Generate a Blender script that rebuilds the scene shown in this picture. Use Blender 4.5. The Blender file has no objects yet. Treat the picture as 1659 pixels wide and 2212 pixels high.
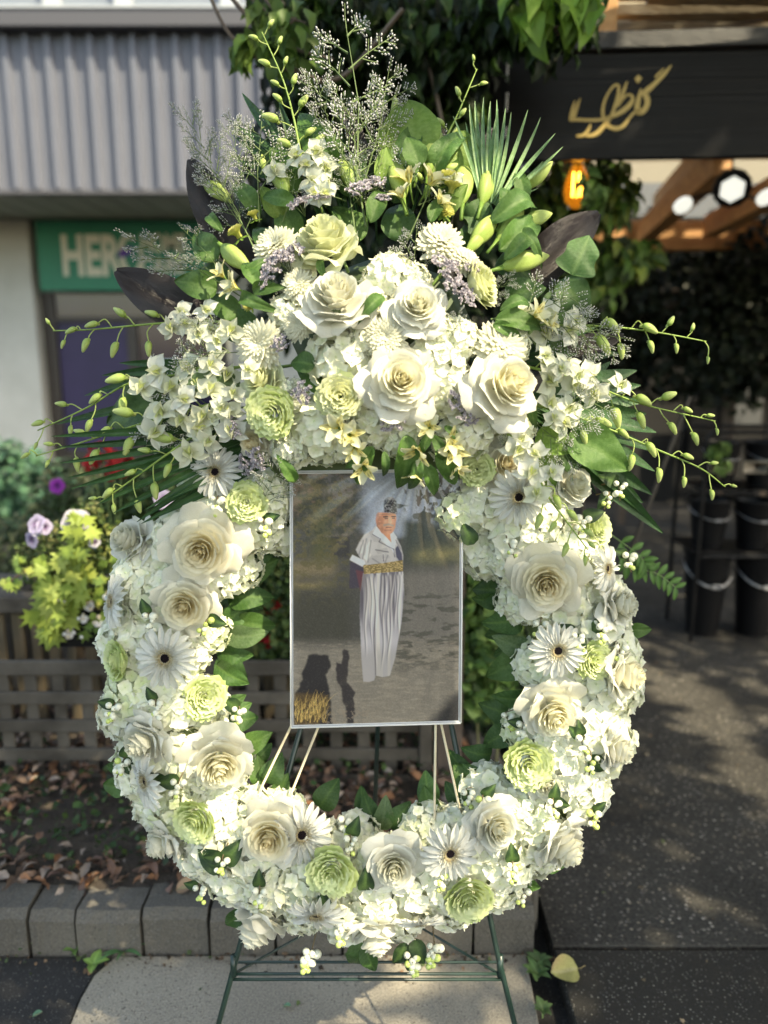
import bpy, math, random
import numpy as np
from mathutils import Matrix, Vector, Euler
sc = bpy.context.scene
R = math.radians
rnd = random.Random(7)
nr = np.random.default_rng(7)

# ------------------------------------------------------------------ camera, light, exposure
PITCH = R(11.5); CAM = np.array((0.0, 0.0, 1.45)); DW = 1.40
cam = bpy.data.objects.new('camera', bpy.data.cameras.new('camera'))
sc.collection.objects.link(cam); sc.camera = cam
cam.location = CAM; cam.rotation_euler = (R(90) - PITCH, 0, 0)
cam.data.sensor_fit = 'VERTICAL'; cam.data.sensor_height = 34.6; cam.data.sensor_width = 25.95; cam.data.lens = 26
cam.data.clip_start = 0.05; cam.data.clip_end = 400
cam.data.dof.use_dof = True; cam.data.dof.focus_distance = 1.34; cam.data.dof.aperture_fstop = 1.75

SUN = Vector((0.50, -0.42, 0.76)).normalized()          # direction towards the sun
SUN_EL = math.asin(SUN.z); SUN_AZ = math.atan2(SUN.x, SUN.y)
world = bpy.data.worlds.new('World'); sc.world = world; world.use_nodes = True
wn = world.node_tree; wn.nodes.clear()
wo = wn.nodes.new('ShaderNodeOutputWorld'); wb = wn.nodes.new('ShaderNodeBackground'); ws = wn.nodes.new('ShaderNodeTexSky')
ws.sky_type = 'NISHITA'; ws.sun_disc = False; ws.sun_elevation = SUN_EL; ws.sun_rotation = SUN_AZ
ws.air_density = 1.0; ws.dust_density = 2.0; ws.ozone_density = 1.0
wb.inputs['Strength'].default_value = 0.15
wn.links.new(ws.outputs[0], wb.inputs[0]); wn.links.new(wb.outputs[0], wo.inputs[0])
sun = bpy.data.objects.new('sun', bpy.data.lights.new('sun', 'SUN')); sc.collection.objects.link(sun)
sun.data.energy = 2.9; sun.data.angle = R(0.55); sun.data.color = (1.0, 0.93, 0.80)
sun.rotation_euler = SUN.to_track_quat('Z', 'Y').to_euler(); sun.location = (3, -2, 6)
sc.view_settings.view_transform = 'Standard'; sc.view_settings.look = 'None'
sc.view_settings.gamma = 1.0; sc.view_settings.use_curve_mapping = False
sc.view_settings.exposure = 1.92
sc.view_settings.use_white_balance = True; sc.view_settings.white_balance_temperature = 8100; sc.view_settings.white_balance_tint = 5
sc.render.engine = 'CYCLES'
sc.cycles.max_bounces = 7; sc.cycles.diffuse_bounces = 4; sc.cycles.glossy_bounces = 3
sc.cycles.transmission_bounces = 5; sc.cycles.transparent_max_bounces = 12
sc.cycles.caustics_reflective = False; sc.cycles.caustics_refractive = False
sc.cycles.use_denoising = True
sc.cycles.sample_clamp_indirect = 6.0

# ------------------------------------------------------------------ picture measurements -> places
F_ = 1661.0; CX = 829.5; CY = 1106.0
cp, sp = math.cos(PITCH), math.sin(PITCH)
FWD = np.array((0, cp, -sp)); UPV = np.array((0, sp, cp)); RT = np.array((1.0, 0, 0))
def ray(u, v): return FWD + RT * (u - CX) / F_ + UPV * (CY - v) / F_
def W(u, v, y):
    r = ray(u, v); return CAM + r * (y / r[1])
def G(u, v, z=0.0):
    r = ray(u, v); return CAM + r * ((z - CAM[2]) / r[2])
def L(u, v, z=0.0):                                      # wreath frame: x right, y up, z out of the wreath
    return np.array(((u - CX) / F_ * (DW - z), (CY - v) / F_ * (DW - z), z))
ORG = CAM + DW * FWD
MF = Matrix(((1, 0, 0, ORG[0]), (0, UPV[1], -FWD[1], ORG[1]), (0, UPV[2], -FWD[2], ORG[2]), (0, 0, 0, 1)))
PX = DW / F_

# ------------------------------------------------------------------ mesh building
class MB:
    def __init__(s): s.v = []; s.c = []; s.f3 = []; s.f4 = []; s.n = 0
    def add(s, v, f, c=(1, 1, 1), M=None):
        v = np.asarray(v, float).reshape(-1, 3)
        if M is not None:
            A = np.array(M); v = v @ A[:3, :3].T + A[:3, 3]
        c = np.asarray(c, float)
        if c.ndim == 1: c = np.tile(c, (len(v), 1))
        s.v.append(v); s.c.append(c)
        if isinstance(f, tuple): q, t = f
        else:
            q = [x for x in f if len(x) == 4]; t = [x for x in f if len(x) == 3]
        if len(q): s.f4.append(np.asarray(q, int).reshape(-1, 4) + s.n)
        if len(t): s.f3.append(np.asarray(t, int).reshape(-1, 3) + s.n)
        s.n += len(v)
    def merge(s, o, M=None, c=None):
        if not o.n: return
        v = np.concatenate(o.v); cc = np.concatenate(o.c)
        if c is not None: cc = cc * np.asarray(c)
        q = np.concatenate(o.f4) if o.f4 else np.zeros((0, 4), int)
        t = np.concatenate(o.f3) if o.f3 else np.zeros((0, 3), int)
        s.add(v, (q, t), cc, M)
    def mesh(s, name, mat, smooth=True):
        me = bpy.data.meshes.new(name)
        v = np.concatenate(s.v); c = np.concatenate(s.c)
        q = np.concatenate(s.f4) if s.f4 else np.zeros((0, 4), int)
        t = np.concatenate(s.f3) if s.f3 else np.zeros((0, 3), int)
        me.vertices.add(len(v)); me.vertices.foreach_set('co', v.ravel())
        nl = q.size + t.size; me.loops.add(nl)
        me.loops.foreach_set('vertex_index', np.concatenate((q.ravel(), t.ravel())))
        me.polygons.add(len(q) + len(t))
        st = np.concatenate((np.arange(len(q)) * 4, q.size + np.arange(len(t)) * 3))
        me.polygons.foreach_set('loop_start', st)
        me.polygons.foreach_set('use_smooth', np.full(len(st), bool(smooth)))
        me.update(calc_edges=True)
        a = me.color_attributes.new('Col', 'FLOAT_COLOR', 'POINT')
        a.data.foreach_set('color', np.hstack((c, np.ones((len(c), 1)))).ravel())
        for m in (mat if isinstance(mat, (list, tuple)) else [mat]): me.materials.append(m)
        return me

def link(name, data, parent=None, M=None, label=None, cat=None, group=None, kind=None):
    o = bpy.data.objects.new(name, data); sc.collection.objects.link(o)
    if parent is not None: o.parent = parent
    if M is not None: o.matrix_basis = M if isinstance(M, Matrix) else Matrix(M)
    if label: o['label'] = label
    if cat: o['category'] = cat
    if group: o['group'] = group
    if kind: o['kind'] = kind
    return o
def thing(name, label, cat, loc=(0, 0, 0), group=None, M=None):
    return link(name, None, None, M if M is not None else Matrix.Translation(loc), label, cat, group)
def inv(root): return root.matrix_basis.inverted()
def part(name, mb, mat, root, Mw=None, smooth=False, **k):  # mesh given in world coordinates
    me = mb if isinstance(mb, bpy.types.Mesh) else mb.mesh(name, mat, smooth)
    b = root.matrix_basis if root is not None else Matrix()
    p = root.parent if root is not None else None
    while p is not None: b = p.matrix_basis @ b; p = p.parent
    return link(name, me, root, b.inverted() @ (Mw if Mw is not None else Matrix()), **k)

def box(x0, x1, y0, y1, z0, z1, bev=0.0):
    b = bev
    if b <= 0:
        v = [(x, y, z) for z in (z0, z1) for y in (y0, y1) for x in (x0, x1)]
        return v, [(0, 2, 3, 1), (4, 5, 7, 6), (0, 1, 5, 4), (2, 6, 7, 3), (0, 4, 6, 2), (1, 3, 7, 5)]
    v = []; idx = {}
    for iz, z in enumerate((z0, z1)):
        for iy, y in enumerate((y0, y1)):
            for ix, x in enumerate((x0, x1)):
                sx, sy, sz = (1, -1)[ix], (1, -1)[iy], (1, -1)[iz]
                for a in range(3):
                    q = [x + sx * b, y + sy * b, z + sz * b]; q[a] = (x, y, z)[a]
                    idx[ix, iy, iz, a] = len(v); v.append(q)
    f = []
    for a in range(3):
        o1, o2 = [(1, 2), (2, 0), (0, 1)][a]
        for s in (0, 1):
            def k(p, q):
                t = [0, 0, 0]; t[a] = s; t[o1] = p; t[o2] = q; return idx[t[0], t[1], t[2], a]
            r = (k(0, 0), k(1, 0), k(1, 1), k(0, 1)); f.append(r if s else r[::-1])
    for a in range(3):
        o1, o2 = [(1, 2), (2, 0), (0, 1)][a]
        for p in (0, 1):
            for q in (0, 1):
                def k(e, face):
                    t = [0, 0, 0]; t[a] = e; t[o1] = p; t[o2] = q; return idx[t[0], t[1], t[2], face]
                r = (k(0, o1), k(1, o1), k(1, o2), k(0, o2)); f.append(r if p == q else r[::-1])
    for ix in (0, 1):
        for iy in (0, 1):
            for iz in (0, 1):
                r = tuple(idx[ix, iy, iz, a] for a in range(3)); f.append(r if (ix + iy + iz) % 2 else r[::-1])
    return v, f

def tube(pts, rad, n=6, cap=True):
    pts = np.asarray(pts, float); m = len(pts)
    rad = np.full(m, rad) if np.isscalar(rad) else np.asarray(rad, float)
    T = np.gradient(pts, axis=0); T /= np.linalg.norm(T, axis=1)[:, None] + 1e-12
    a = np.array((0, 0, 1.0)) if abs(T[0][2]) < .9 else np.array((1.0, 0, 0))
    v = []; N = np.cross(T[0], a); N /= np.linalg.norm(N)
    for i in range(m):
        N = N - T[i] * np.dot(N, T[i]); N /= np.linalg.norm(N) + 1e-12; B = np.cross(T[i], N)
        for k in range(n):
            an = 2 * math.pi * k / n; v.append(pts[i] + rad[i] * (N * math.cos(an) + B * math.sin(an)))
    f = [(i * n + k, i * n + (k + 1) % n, (i + 1) * n + (k + 1) % n, (i + 1) * n + k) for i in range(m - 1) for k in range(n)]
    if cap:
        v.append(pts[0]); v.append(pts[-1]); e = len(v)
        f += [(e - 2, (k + 1) % n, k) for k in range(n)] + [(e - 1, (m - 1) * n + k, (m - 1) * n + (k + 1) % n) for k in range(n)]
    return v, f
def curve(pts, n=12):                                    # Catmull-Rom through points
    P = [np.asarray(p, float) for p in pts]; P = [2 * P[0] - P[1]] + P + [2 * P[-1] - P[-2]]; out = []
    m = len(P) - 3
    for i in range(m):
        for k in range(n):
            t = k / n; a, b, c, d = P[i:i + 4]
            out.append(.5 * ((2 * b) + (-a + c) * t + (2 * a - 5 * b + 4 * c - d) * t * t + (-a + 3 * b - 3 * c + d) * t ** 3))
    out.append(P[-2]); return np.array(out)
def gridfaces(nt, ns): return [(i * ns + j, i * ns + j + 1, (i + 1) * ns + j + 1, (i + 1) * ns + j) for i in range(nt - 1) for j in range(ns - 1)]
def ball(n=8, m=6):
    v = [(0, 0, 1)]
    for i in range(1, m):
        a = math.pi * i / m
        v += [(math.sin(a) * math.cos(2 * math.pi * k / n), math.sin(a) * math.sin(2 * math.pi * k / n), math.cos(a)) for k in range(n)]
    v.append((0, 0, -1)); f = [(0, 1 + k, 1 + (k + 1) % n) for k in range(n)]
    for i in range(m - 2):
        f += [(1 + i * n + k, 1 + (i + 1) * n + k, 1 + (i + 1) * n + (k + 1) % n, 1 + i * n + (k + 1) % n) for k in range(n)]
    e = len(v) - 1; f += [(e, 1 + (m - 2) * n + (k + 1) % n, 1 + (m - 2) * n + k) for k in range(n)]
    return np.array(v, float), f
BALL = ball()
def frame(n, spin=0.0, scale=1.0, loc=(0, 0, 0), up=None):
    z = Vector(n).normalized(); q = z.to_track_quat('Z', 'Y')
    if up is not None:
        y = Vector(up); y = (y - z * y.dot(z)).normalized(); x = y.cross(z)
        m = Matrix((x, y, z)).transposed().to_4x4()
    else: m = q.to_matrix().to_4x4()
    s = scale if hasattr(scale, '__len__') else (scale,) * 3
    return Matrix.Translation(Vector(loc)) @ m @ Matrix.Rotation(spin, 4, 'Z') @ Matrix.Diagonal((*s, 1))

# ------------------------------------------------------------------ materials
def mat(name, col=(.5, .5, .5), col2=None, scale=8.0, rough=.6, spec=.5, metallic=0, trans=0.0, attr=False, bump=0, bscale=40,
        coat=0.0, stretch=None, emit=None, estr=0, drops=0, vary=0.0, detail=4, obj=True, contrast=(.35, .65), sss=0):
    m = bpy.data.materials.new(name); m.use_nodes = True; nt = m.node_tree; N = nt.nodes; K = nt.links
    p = N['Principled BSDF']; out = N['Material Output']
    tc = N.new('ShaderNodeTexCoord'); src = tc.outputs['Object' if obj else 'Generated']
    if stretch:
        mp = N.new('ShaderNodeMapping'); mp.inputs['Scale'].default_value = stretch; K.new(src, mp.inputs[0]); src = mp.outputs[0]
    csock = None
    if attr:
        at = N.new('ShaderNodeAttribute'); at.attribute_name = 'Col'; csock = at.outputs['Color']
    if col2 is not None or attr:
        no = N.new('ShaderNodeTexNoise'); no.inputs['Scale'].default_value = scale; no.inputs['Detail'].default_value = detail
        K.new(src, no.inputs['Vector'])
        mr = N.new('ShaderNodeMapRange'); mr.inputs[1].default_value = contrast[0]; mr.inputs[2].default_value = contrast[1]
        K.new(no.outputs['Fac'], mr.inputs[0])
        if attr:
            mx = N.new('ShaderNodeMix'); mx.data_type = 'RGBA'; mx.blend_type = 'MULTIPLY'; mx.inputs[0].default_value = 1
            cr = N.new('ShaderNodeMix'); cr.data_type = 'RGBA'; cr.inputs[6].default_value = (*col, 1); cr.inputs[7].default_value = (*(col2 or col), 1)
            K.new(mr.outputs[0], cr.inputs[0]); K.new(csock, mx.inputs[6]); K.new(cr.outputs[2], mx.inputs[7]); csock = mx.outputs[2]
        else:
            cr = N.new('ShaderNodeMix'); cr.data_type = 'RGBA'; cr.inputs[6].default_value = (*col, 1); cr.inputs[7].default_value = (*col2, 1)
            K.new(mr.outputs[0], cr.inputs[0]); csock = cr.outputs[2]
    if vary:
        oi = N.new('ShaderNodeObjectInfo'); mr2 = N.new('ShaderNodeMapRange'); mr2.inputs[3].default_value = 1 - vary; mr2.inputs[4].default_value = 1 + vary * .4
        K.new(oi.outputs['Random'], mr2.inputs[0]); hv = N.new('ShaderNodeHueSaturation')
        K.new(mr2.outputs[0], hv.inputs['Value'])
        if csock is not None: K.new(csock, hv.inputs['Color'])
        else: hv.inputs['Color'].default_value = (*col, 1)
        csock = hv.outputs[0]
    if csock is not None: K.new(csock, p.inputs['Base Color'])
    else: p.inputs['Base Color'].default_value = (*col, 1)
    p.inputs['Roughness'].default_value = rough; p.inputs['Metallic'].default_value = metallic
    p.inputs['Specular IOR Level'].default_value = spec
    if coat: p.inputs['Coat Weight'].default_value = coat; p.inputs['Coat Roughness'].default_value = .15
    last = None
    if bump:
        b = N.new('ShaderNodeTexNoise'); b.inputs['Scale'].default_value = bscale; b.inputs['Detail'].default_value = 3; K.new(src, b.inputs['Vector'])
        bn = N.new('ShaderNodeBump'); bn.inputs['Strength'].default_value = bump; bn.inputs['Distance'].default_value = .01
        K.new(b.outputs['Fac'], bn.inputs['Height']); last = bn.outputs[0]
    if drops:                                            # rain drops: small domes, smoother than the petal
        vo = N.new('ShaderNodeTexVoronoi'); vo.inputs['Scale'].default_value = drops; vo.inputs['Randomness'].default_value = 1
        K.new(tc.outputs['Object'], vo.inputs['Vector'])
        dm = N.new('ShaderNodeMapRange'); dm.interpolation_type = 'SMOOTHSTEP'; dm.inputs[1].default_value = .30; dm.inputs[2].default_value = .12
        K.new(vo.outputs['Distance'], dm.inputs[0])
        b2 = N.new('ShaderNodeBump'); b2.inputs['Strength'].default_value = .8; b2.inputs['Distance'].default_value = .004
        K.new(dm.outputs[0], b2.inputs['Height'])
        if last is not None: K.new(last, b2.inputs['Normal'])
        last = b2.outputs[0]
        rr = N.new('ShaderNodeMapRange'); rr.inputs[3].default_value = rough; rr.inputs[4].default_value = .08
        K.new(dm.outputs[0], rr.inputs[0]); K.new(rr.outputs[0], p.inputs['Roughness'])
    if last is not None: K.new(last, p.inputs['Normal'])
    if emit: p.inputs['Emission Color'].default_value = (*emit, 1); p.inputs['Emission Strength'].default_value = estr
    if trans:
        tr = N.new('ShaderNodeBsdfTranslucent'); ms = N.new('ShaderNodeMixShader'); ms.inputs[0].default_value = trans
        if csock is not None: K.new(csock, tr.inputs[0])
        else: tr.inputs[0].default_value = (*col, 1)
        K.new(p.outputs[0], ms.inputs[1]); K.new(tr.outputs[0], ms.inputs[2]); K.new(ms.outputs[0], out.inputs[0])
    return m

M_ = {}
M_['petal'] = mat('petal', (1, 1, 1), (.95, .95, .92), scale=30, rough=.55, spec=.25, trans=.34, attr=True, drops=190, vary=.07, bump=.12, bscale=120)
M_['floret'] = mat('hydrangea_petal', (1, 1, 1), (.95, .96, .90), scale=14, rough=.6, spec=.2, trans=.26, attr=True, vary=.06)
M_['leaf'] = mat('leaf', (1, 1, 1), (.7, .8, .6), scale=18, rough=.42, spec=.4, trans=.22, attr=True, drops=170, vary=.22, bump=.25, bscale=60)
M_['bud'] = mat('bud', (1, 1, 1), (.85, .9, .7), scale=60, rough=.45, spec=.4, trans=.2, attr=True, drops=150)
M_['stem'] = mat('stem', (.22, .34, .09), (.14, .24, .06), scale=60, rough=.5)
M_['berry'] = mat('berry', (1, 1, 1), (.93, .95, .85), scale=80, rough=.3, spec=.5, attr=True, vary=.06)
M_['black_leaf'] = mat('black_leaf', (.009, .007, .008), (.022, .014, .016), scale=14, stretch=(40, 1, 10), rough=.33, spec=.6, bump=.5, bscale=12)
M_['gen'] = mat('painted_detail', (1, 1, 1), (.85, .85, .85), scale=20, rough=.6, attr=True)
M_['bgleaf'] = mat('background_leaf', (1, 1, 1), (.75, .8, .7), scale=3, rough=.5, spec=.35, trans=.3, attr=True)
M_['wood_gray'] = mat('weathered_wood', (.125, .112, .097), (.06, .053, .045), scale=6, stretch=(1, 1, 1), rough=.85, spec=.2, bump=.4, bscale=60, vary=.2)
M_['wood_red'] = mat('stained_timber', (.66, .36, .15), (.50, .25, .10), scale=5, stretch=(.6, 4, 4), rough=.6, bump=.3, bscale=40, vary=.12)
M_['wood_black'] = mat('black_stained_timber', (.022, .023, .025), (.012, .012, .013), scale=4, stretch=(.5, 6, 6), rough=.5, bump=.4, bscale=50)
M_['pole'] = mat('bark_pole', (.62, .55, .42), (.36, .30, .22), scale=9, stretch=(1, 5, 5), rough=.85, bump=.5, bscale=30, vary=.2)
M_['black_plastic'] = mat('black_plastic', (.005, .005, .006), rough=.42, spec=.22)
M_['wire'] = mat('green_enamelled_wire', (.010, .028, .022), (.016, .036, .03), scale=30, rough=.35, spec=.6)
M_['stick'] = mat('bamboo_stick', (.72, .64, .46), (.6, .52, .36), scale=30, rough=.55)
M_['white_board'] = mat('white_foam_board', (.8, .81, .83), rough=.6)
M_['asphalt'] = mat('asphalt', (.05, .05, .052), (.09, .088, .084), scale=140, rough=.9, bump=.6, bscale=200)
M_['bark'] = mat('bark', (.12, .09, .07), (.06, .045, .035), scale=20, stretch=(3, 3, .6), rough=.9, bump=.5, bscale=30)
# ------------------------------------------------------------------ flower builders (radius about 1, axis +z)
def lerp(a, b, t): return a + (b - a) * t
def mixc(a, b, t): return np.asarray(a) * (1 - t) + np.asarray(b) * t
def rose_petal(g, phi, r0, z0, Ln, th0, th1, Wd, Rc, cb, ce, ruffle=.03, roll=.1, point=.2, nt=9, ns=8, tw=0.0, power=1.0, tip=0.0):
    K = 24; ds = Ln / K; rr = [r0]; zz = [z0]
    for k in range(K):
        q_ = (k + .5) / K; th = lerp(th0, th1, q_ ** power) + tip * max(0, (q_ - .80) / .20); rr.append(rr[-1] + math.sin(th) * ds); zz.append(zz[-1] + math.cos(th) * ds)
    ph = g.uniform(0, 6.3); kf = g.uniform(3.5, 6); v = []; c = []; w1 = g.uniform(.9, 1.12)
    for i in range(nt):
        t = i / (nt - 1)
        for j in range(ns):
            s = j / (ns - 1) * 2 - 1
            tt = t * (1 - point * abs(s) ** 2.2) * (1 - .04 * math.sin(kf * s * 1.6 + ph) * t)
            r = np.interp(tt * K, range(K + 1), rr); z = np.interp(tt * K, range(K + 1), zz)
            w = Wd * w1 * min(1, (t * 1.6 + .12)) ** .7 * (1 - max(0, t - .72) ** 2 * 4.2 * (.5 + point))
            a = phi + s * w / max(r, Rc) + tw * t
            e = abs(s) ** 3 * t
            rf = ruffle * t * t * (math.sin(kf * s * 2 + ph) + .5 * math.sin(kf * 3.1 * s + 2 * ph))
            r2 = r + rf + roll * e * .5; z2 = z - roll * e + rf * .6
            v.append((r2 * math.cos(a), r2 * math.sin(a), z2)); c.append(mixc(cb, ce, min(1, t * 1.1)) * (1 - .06 * g.random() * t))
    return np.array(v), gridfaces(nt, ns), np.array(c)
PAL = {  # heart, inner petals, outer petals (own pigment of the variety)
    'white': ((.90, .89, .70), (.88, .88, .78), (.87, .875, .82)),
    'cream': ((.99, .94, .66), (.94, .92, .77), (.89, .885, .80)),
    'peach': ((1.0, .88, .58), (.96, .92, .74), (.90, .88, .77)),
    'green': ((.87, .93, .60), (.84, .92, .54), (.76, .87, .45)),
    'pale': ((.86, .88, .55), (.84, .87, .60), (.82, .86, .62))}
def rose_classic(seed, pal, openness=1.0):
    g = random.Random(seed); h, i_, o_ = PAL[pal]; heart = MB(); outer = []
    for k in range(21):
        f = k / 20; ph = k * 2.4 + g.uniform(-.2, .2)
        v, fa, c = rose_petal(g, ph, .02 + .09 * f, .04 * (1 - f) - .02 * f, lerp(.84, .72, f), R(lerp(10, 64, f)), R(lerp(-14, 16, f)), lerp(.13, .46, f), lerp(.05, .32, f),
                              mixc(h, i_, f * .7) * (1, .97, .86), mixc(h, i_, min(1, f + .35)), ruffle=.014, roll=lerp(0, .05, f), point=.08, nt=11, ns=7, tip=R(lerp(25, 60, f)))
        heart.add(v, fa, c)
    for k in range(4):
        ph = k * 2 * math.pi / 4 + g.uniform(-.25, .25)
        v, fa, c = rose_petal(g, ph, .1, -.14, .80, R(68), R(24 + 12 * openness), .54, .44, i_, mixc(i_, o_, .8), ruffle=.02, roll=.14, point=.14, tip=R(45), nt=11)
        heart.add(v, fa, c)
    n = 9
    for k in range(n):
        f = k / (n - 1); ph = k * 2 * math.pi * .382 * 1.0 + g.uniform(-.2, .2)
        mb = MB()
        v, fa, c = rose_petal(g, ph, .1, -.2 - .05 * f, lerp(.94, 1.10, f) * g.uniform(.92, 1.08), R(74), R(lerp(34, 106, f) * openness), lerp(.48, .60, f), .5,
                              mixc(i_, o_, .5), o_, ruffle=.025, roll=lerp(.18, .30, f), point=g.uniform(.22, .40), nt=10, ns=9, power=1.3)
        mb.add(v, fa, c); outer.append(mb)
    return heart, outer
def rose_garden(seed, pal, flat=1.0):
    g = random.Random(seed); h, i_, o_ = PAL[pal]; heart = MB(); outer = []
    # quartered heart: folded ruffled petals
    for k in range(26):
        f = (k / 25) ** .8; ph = k * 2.4 + g.uniform(-.4, .4)
        v, fa, c = rose_petal(g, ph, .04 + .50 * f, -.12 - .10 * f, lerp(.68, .60, f) * g.uniform(.95, 1.05), R(lerp(4, 50, f)), R(lerp(-2, 36, f)),
                              lerp(.22, .56, f), lerp(.10, .5, f), mixc(h, i_, f) * (.93, .97, .80), mixc(h, i_, f), ruffle=lerp(.026, .045, f), roll=.03, point=.05, nt=8, ns=10, tw=g.uniform(-.2, .2), tip=R(60))
        heart.add(v, fa, c)
    n = 7
    for k in range(n):
        f = k / (n - 1); ph = k * 2.4 + g.uniform(-.3, .3); mb = MB()
        v, fa, c = rose_petal(g, ph, .3, -.42, lerp(.80, .92, f), R(62), R(lerp(6, 58, f) * flat), .66, .6, mixc(i_, o_, .5), o_ if k < 5 else mixc(o_, (.5, .66, .2), .4),
                              ruffle=.05, roll=.08, point=.08, nt=9, ns=12, power=.9)
        mb.add(v, fa, c); outer.append(mb)
    return heart, outer
def finish_rose(name, parts): return parts[0].mesh('rose_heart', M_['petal']), [p.mesh('petal', M_['petal']) for p in parts[1]]
ROSE = {}
for pal in ('white', 'cream', 'peach'):
    ROSE[pal] = [finish_rose(pal, rose_classic(100 + i * 7 + ord(pal[0]), pal, (1.0, .82, .62, .9, .7)[i])) for i in range(5)]
ROSE['green'] = [finish_rose('green', rose_garden(300 + i, 'green', (1, .7, 1.2)[i])) for i in range(3)]
ROSE['pale'] = [finish_rose('pale', rose_garden(330, 'pale', 1)), finish_rose('pale', rose_classic(335, 'pale', .95)), finish_rose('pale', rose_classic(341, 'pale', .45))]
_green_stem = None

def strap_petal(L_, W_, bend=.2, cup=.15, nt=6, ns=3, tip=.5, z0=0., base=.45, r0=.28):
    v = []
    for i in range(nt):
        t = i / (nt - 1); w = W_ * (base + (1 - base) * math.sin(min(1, t * 1.25) * math.pi / 2)) * (1 - max(0, t - .7) ** 2 * 11 * tip)
        for j in range(ns):
            s = j / (ns - 1) * 2 - 1
            v.append((r0 + t * L_ - .02 * abs(s), s * w, z0 + bend * t * (1 - t) * 1.2 - bend * .4 * t * t + cup * W_ * s * s - .25 * W_ * (1 - abs(s)) * cup))
    return np.array(v), gridfaces(nt, ns)
def gerbera(seed):
    g = random.Random(seed); disc = MB(); petals = []
    dark = (.012, .006, .010)
    v, f = BALL; disc.add(v * (.135, .135, .05) + (0, 0, .05), f, dark)
    for k in range(70):
        a = k * 2.4; r = .135 * math.sqrt(k / 70); disc.add(v * .017 + (r * math.cos(a), r * math.sin(a), .10 - r * r * 1.5), f, dark if k < 62 else (.35, .28, .2))
    for ring, (r0, n, ln, cc) in enumerate(((.15, 44, .07, (.55, .47, .30)), (.18, 46, .11, (.80, .76, .58)), (.22, 44, .15, (.84, .83, .74)), (.27, 40, .2, (.84, .85, .80)))):
        for k in range(n):
            a = k * 2 * math.pi / n + g.uniform(-.08, .08) + ring * .5
            pv, pf = strap_petal(ln * g.uniform(.8, 1.15), .018 + .004 * ring, bend=-.1, cup=.5, nt=4, ns=3, tip=.8, r0=r0)
            pv[:, 2] += .09 + .06 * (pv[:, 0] - r0) / ln - ring * .012
            disc.add(pv, pf, cc, Matrix.Rotation(a, 4, 'Z'))
    under = MB()
    for k in range(20):                                  # the inner, shorter row stays with the head
        a = (k + .5) * 2 * math.pi / 20 + g.uniform(-.08, .08)
        pv, pf = strap_petal(.52 * g.uniform(.85, 1.1), .062, bend=.10, cup=.9, r0=.22, z0=.035)
        disc.add(pv, pf, (.84, .85, .81), Matrix.Rotation(a, 4, 'Z') @ Matrix.Rotation(g.uniform(-.08, .1), 4, 'Y'))
    for k in range(22):
        a = k * 2 * math.pi / 22 + g.uniform(-.06, .06); mb = MB()
        pv, pf = strap_petal(.74 * g.uniform(.92, 1.06), .112 * g.uniform(.85, 1.15), bend=.12, cup=g.uniform(.6, 1.3), nt=7, ns=5, r0=.22, z0=(k % 2) * .02 - .02)
        c = np.tile((.84, .855, .83), (len(pv), 1)); c *= (1 - .05 * (np.abs(np.sin(pv[:, 1] * 60)))[:, None])
        mb.add(pv, pf, c, Matrix.Rotation(a, 4, 'Z') @ Matrix.Rotation(g.uniform(-.10, .14), 4, 'Y') @ Matrix.Rotation(g.uniform(-.3, .3), 4, 'X'))
        petals.append(mb)
    return disc.mesh('gerbera_disc', M_['petal']), [p.mesh('petal', M_['petal']) for p in petals]
GERB = [gerbera(s) for s in (5, 9)]

def dahlia(seed, yellow=.4):
    g = random.Random(seed); mb = MB(); n = 150
    for k in range(n):
        f = k / (n - 1); a = k * 2.39996; tilt = lerp(8, 98, f ** .8)           # from axis outwards
        ln = lerp(.34, .98, f ** .7) * g.uniform(.92, 1.06); w = lerp(.06, .135, f ** .6)
        nt, ns = 5, 3; v = []; c = []
        for i in range(nt):
            t = i / (nt - 1)
            for j in range(ns):
                s = j / (ns - 1) * 2 - 1; ww = w * (.35 + .65 * math.sin(min(1, t * 1.3) * math.pi / 2)) * (1 - max(0, t - .65) ** 2 * 6.5)
                b = lerp(-.12, .10, f) * math.sin(t * math.pi)
                v.append((b - w * 1.1 * (1 - s * s) * .6 * math.sin(t * 2.6), s * ww, t * ln))
                c.append(mixc((.72, .74, .30), (.84, .84, .70), min(1, .25 + t * .8 + f * .3)))
        M = Matrix.Rotation(a, 4, 'Z') @ Matrix.Translation((.04, 0, -.25 + .0 * f)) @ Matrix.Rotation(R(tilt + g.uniform(-5, 5)), 4, 'Y')
        mb.add(v, gridfaces(nt, ns), np.array(c), M)
    return mb.mesh('dahlia', M_['petal'])
DAHL = [dahlia(3), dahlia(8)]

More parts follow.
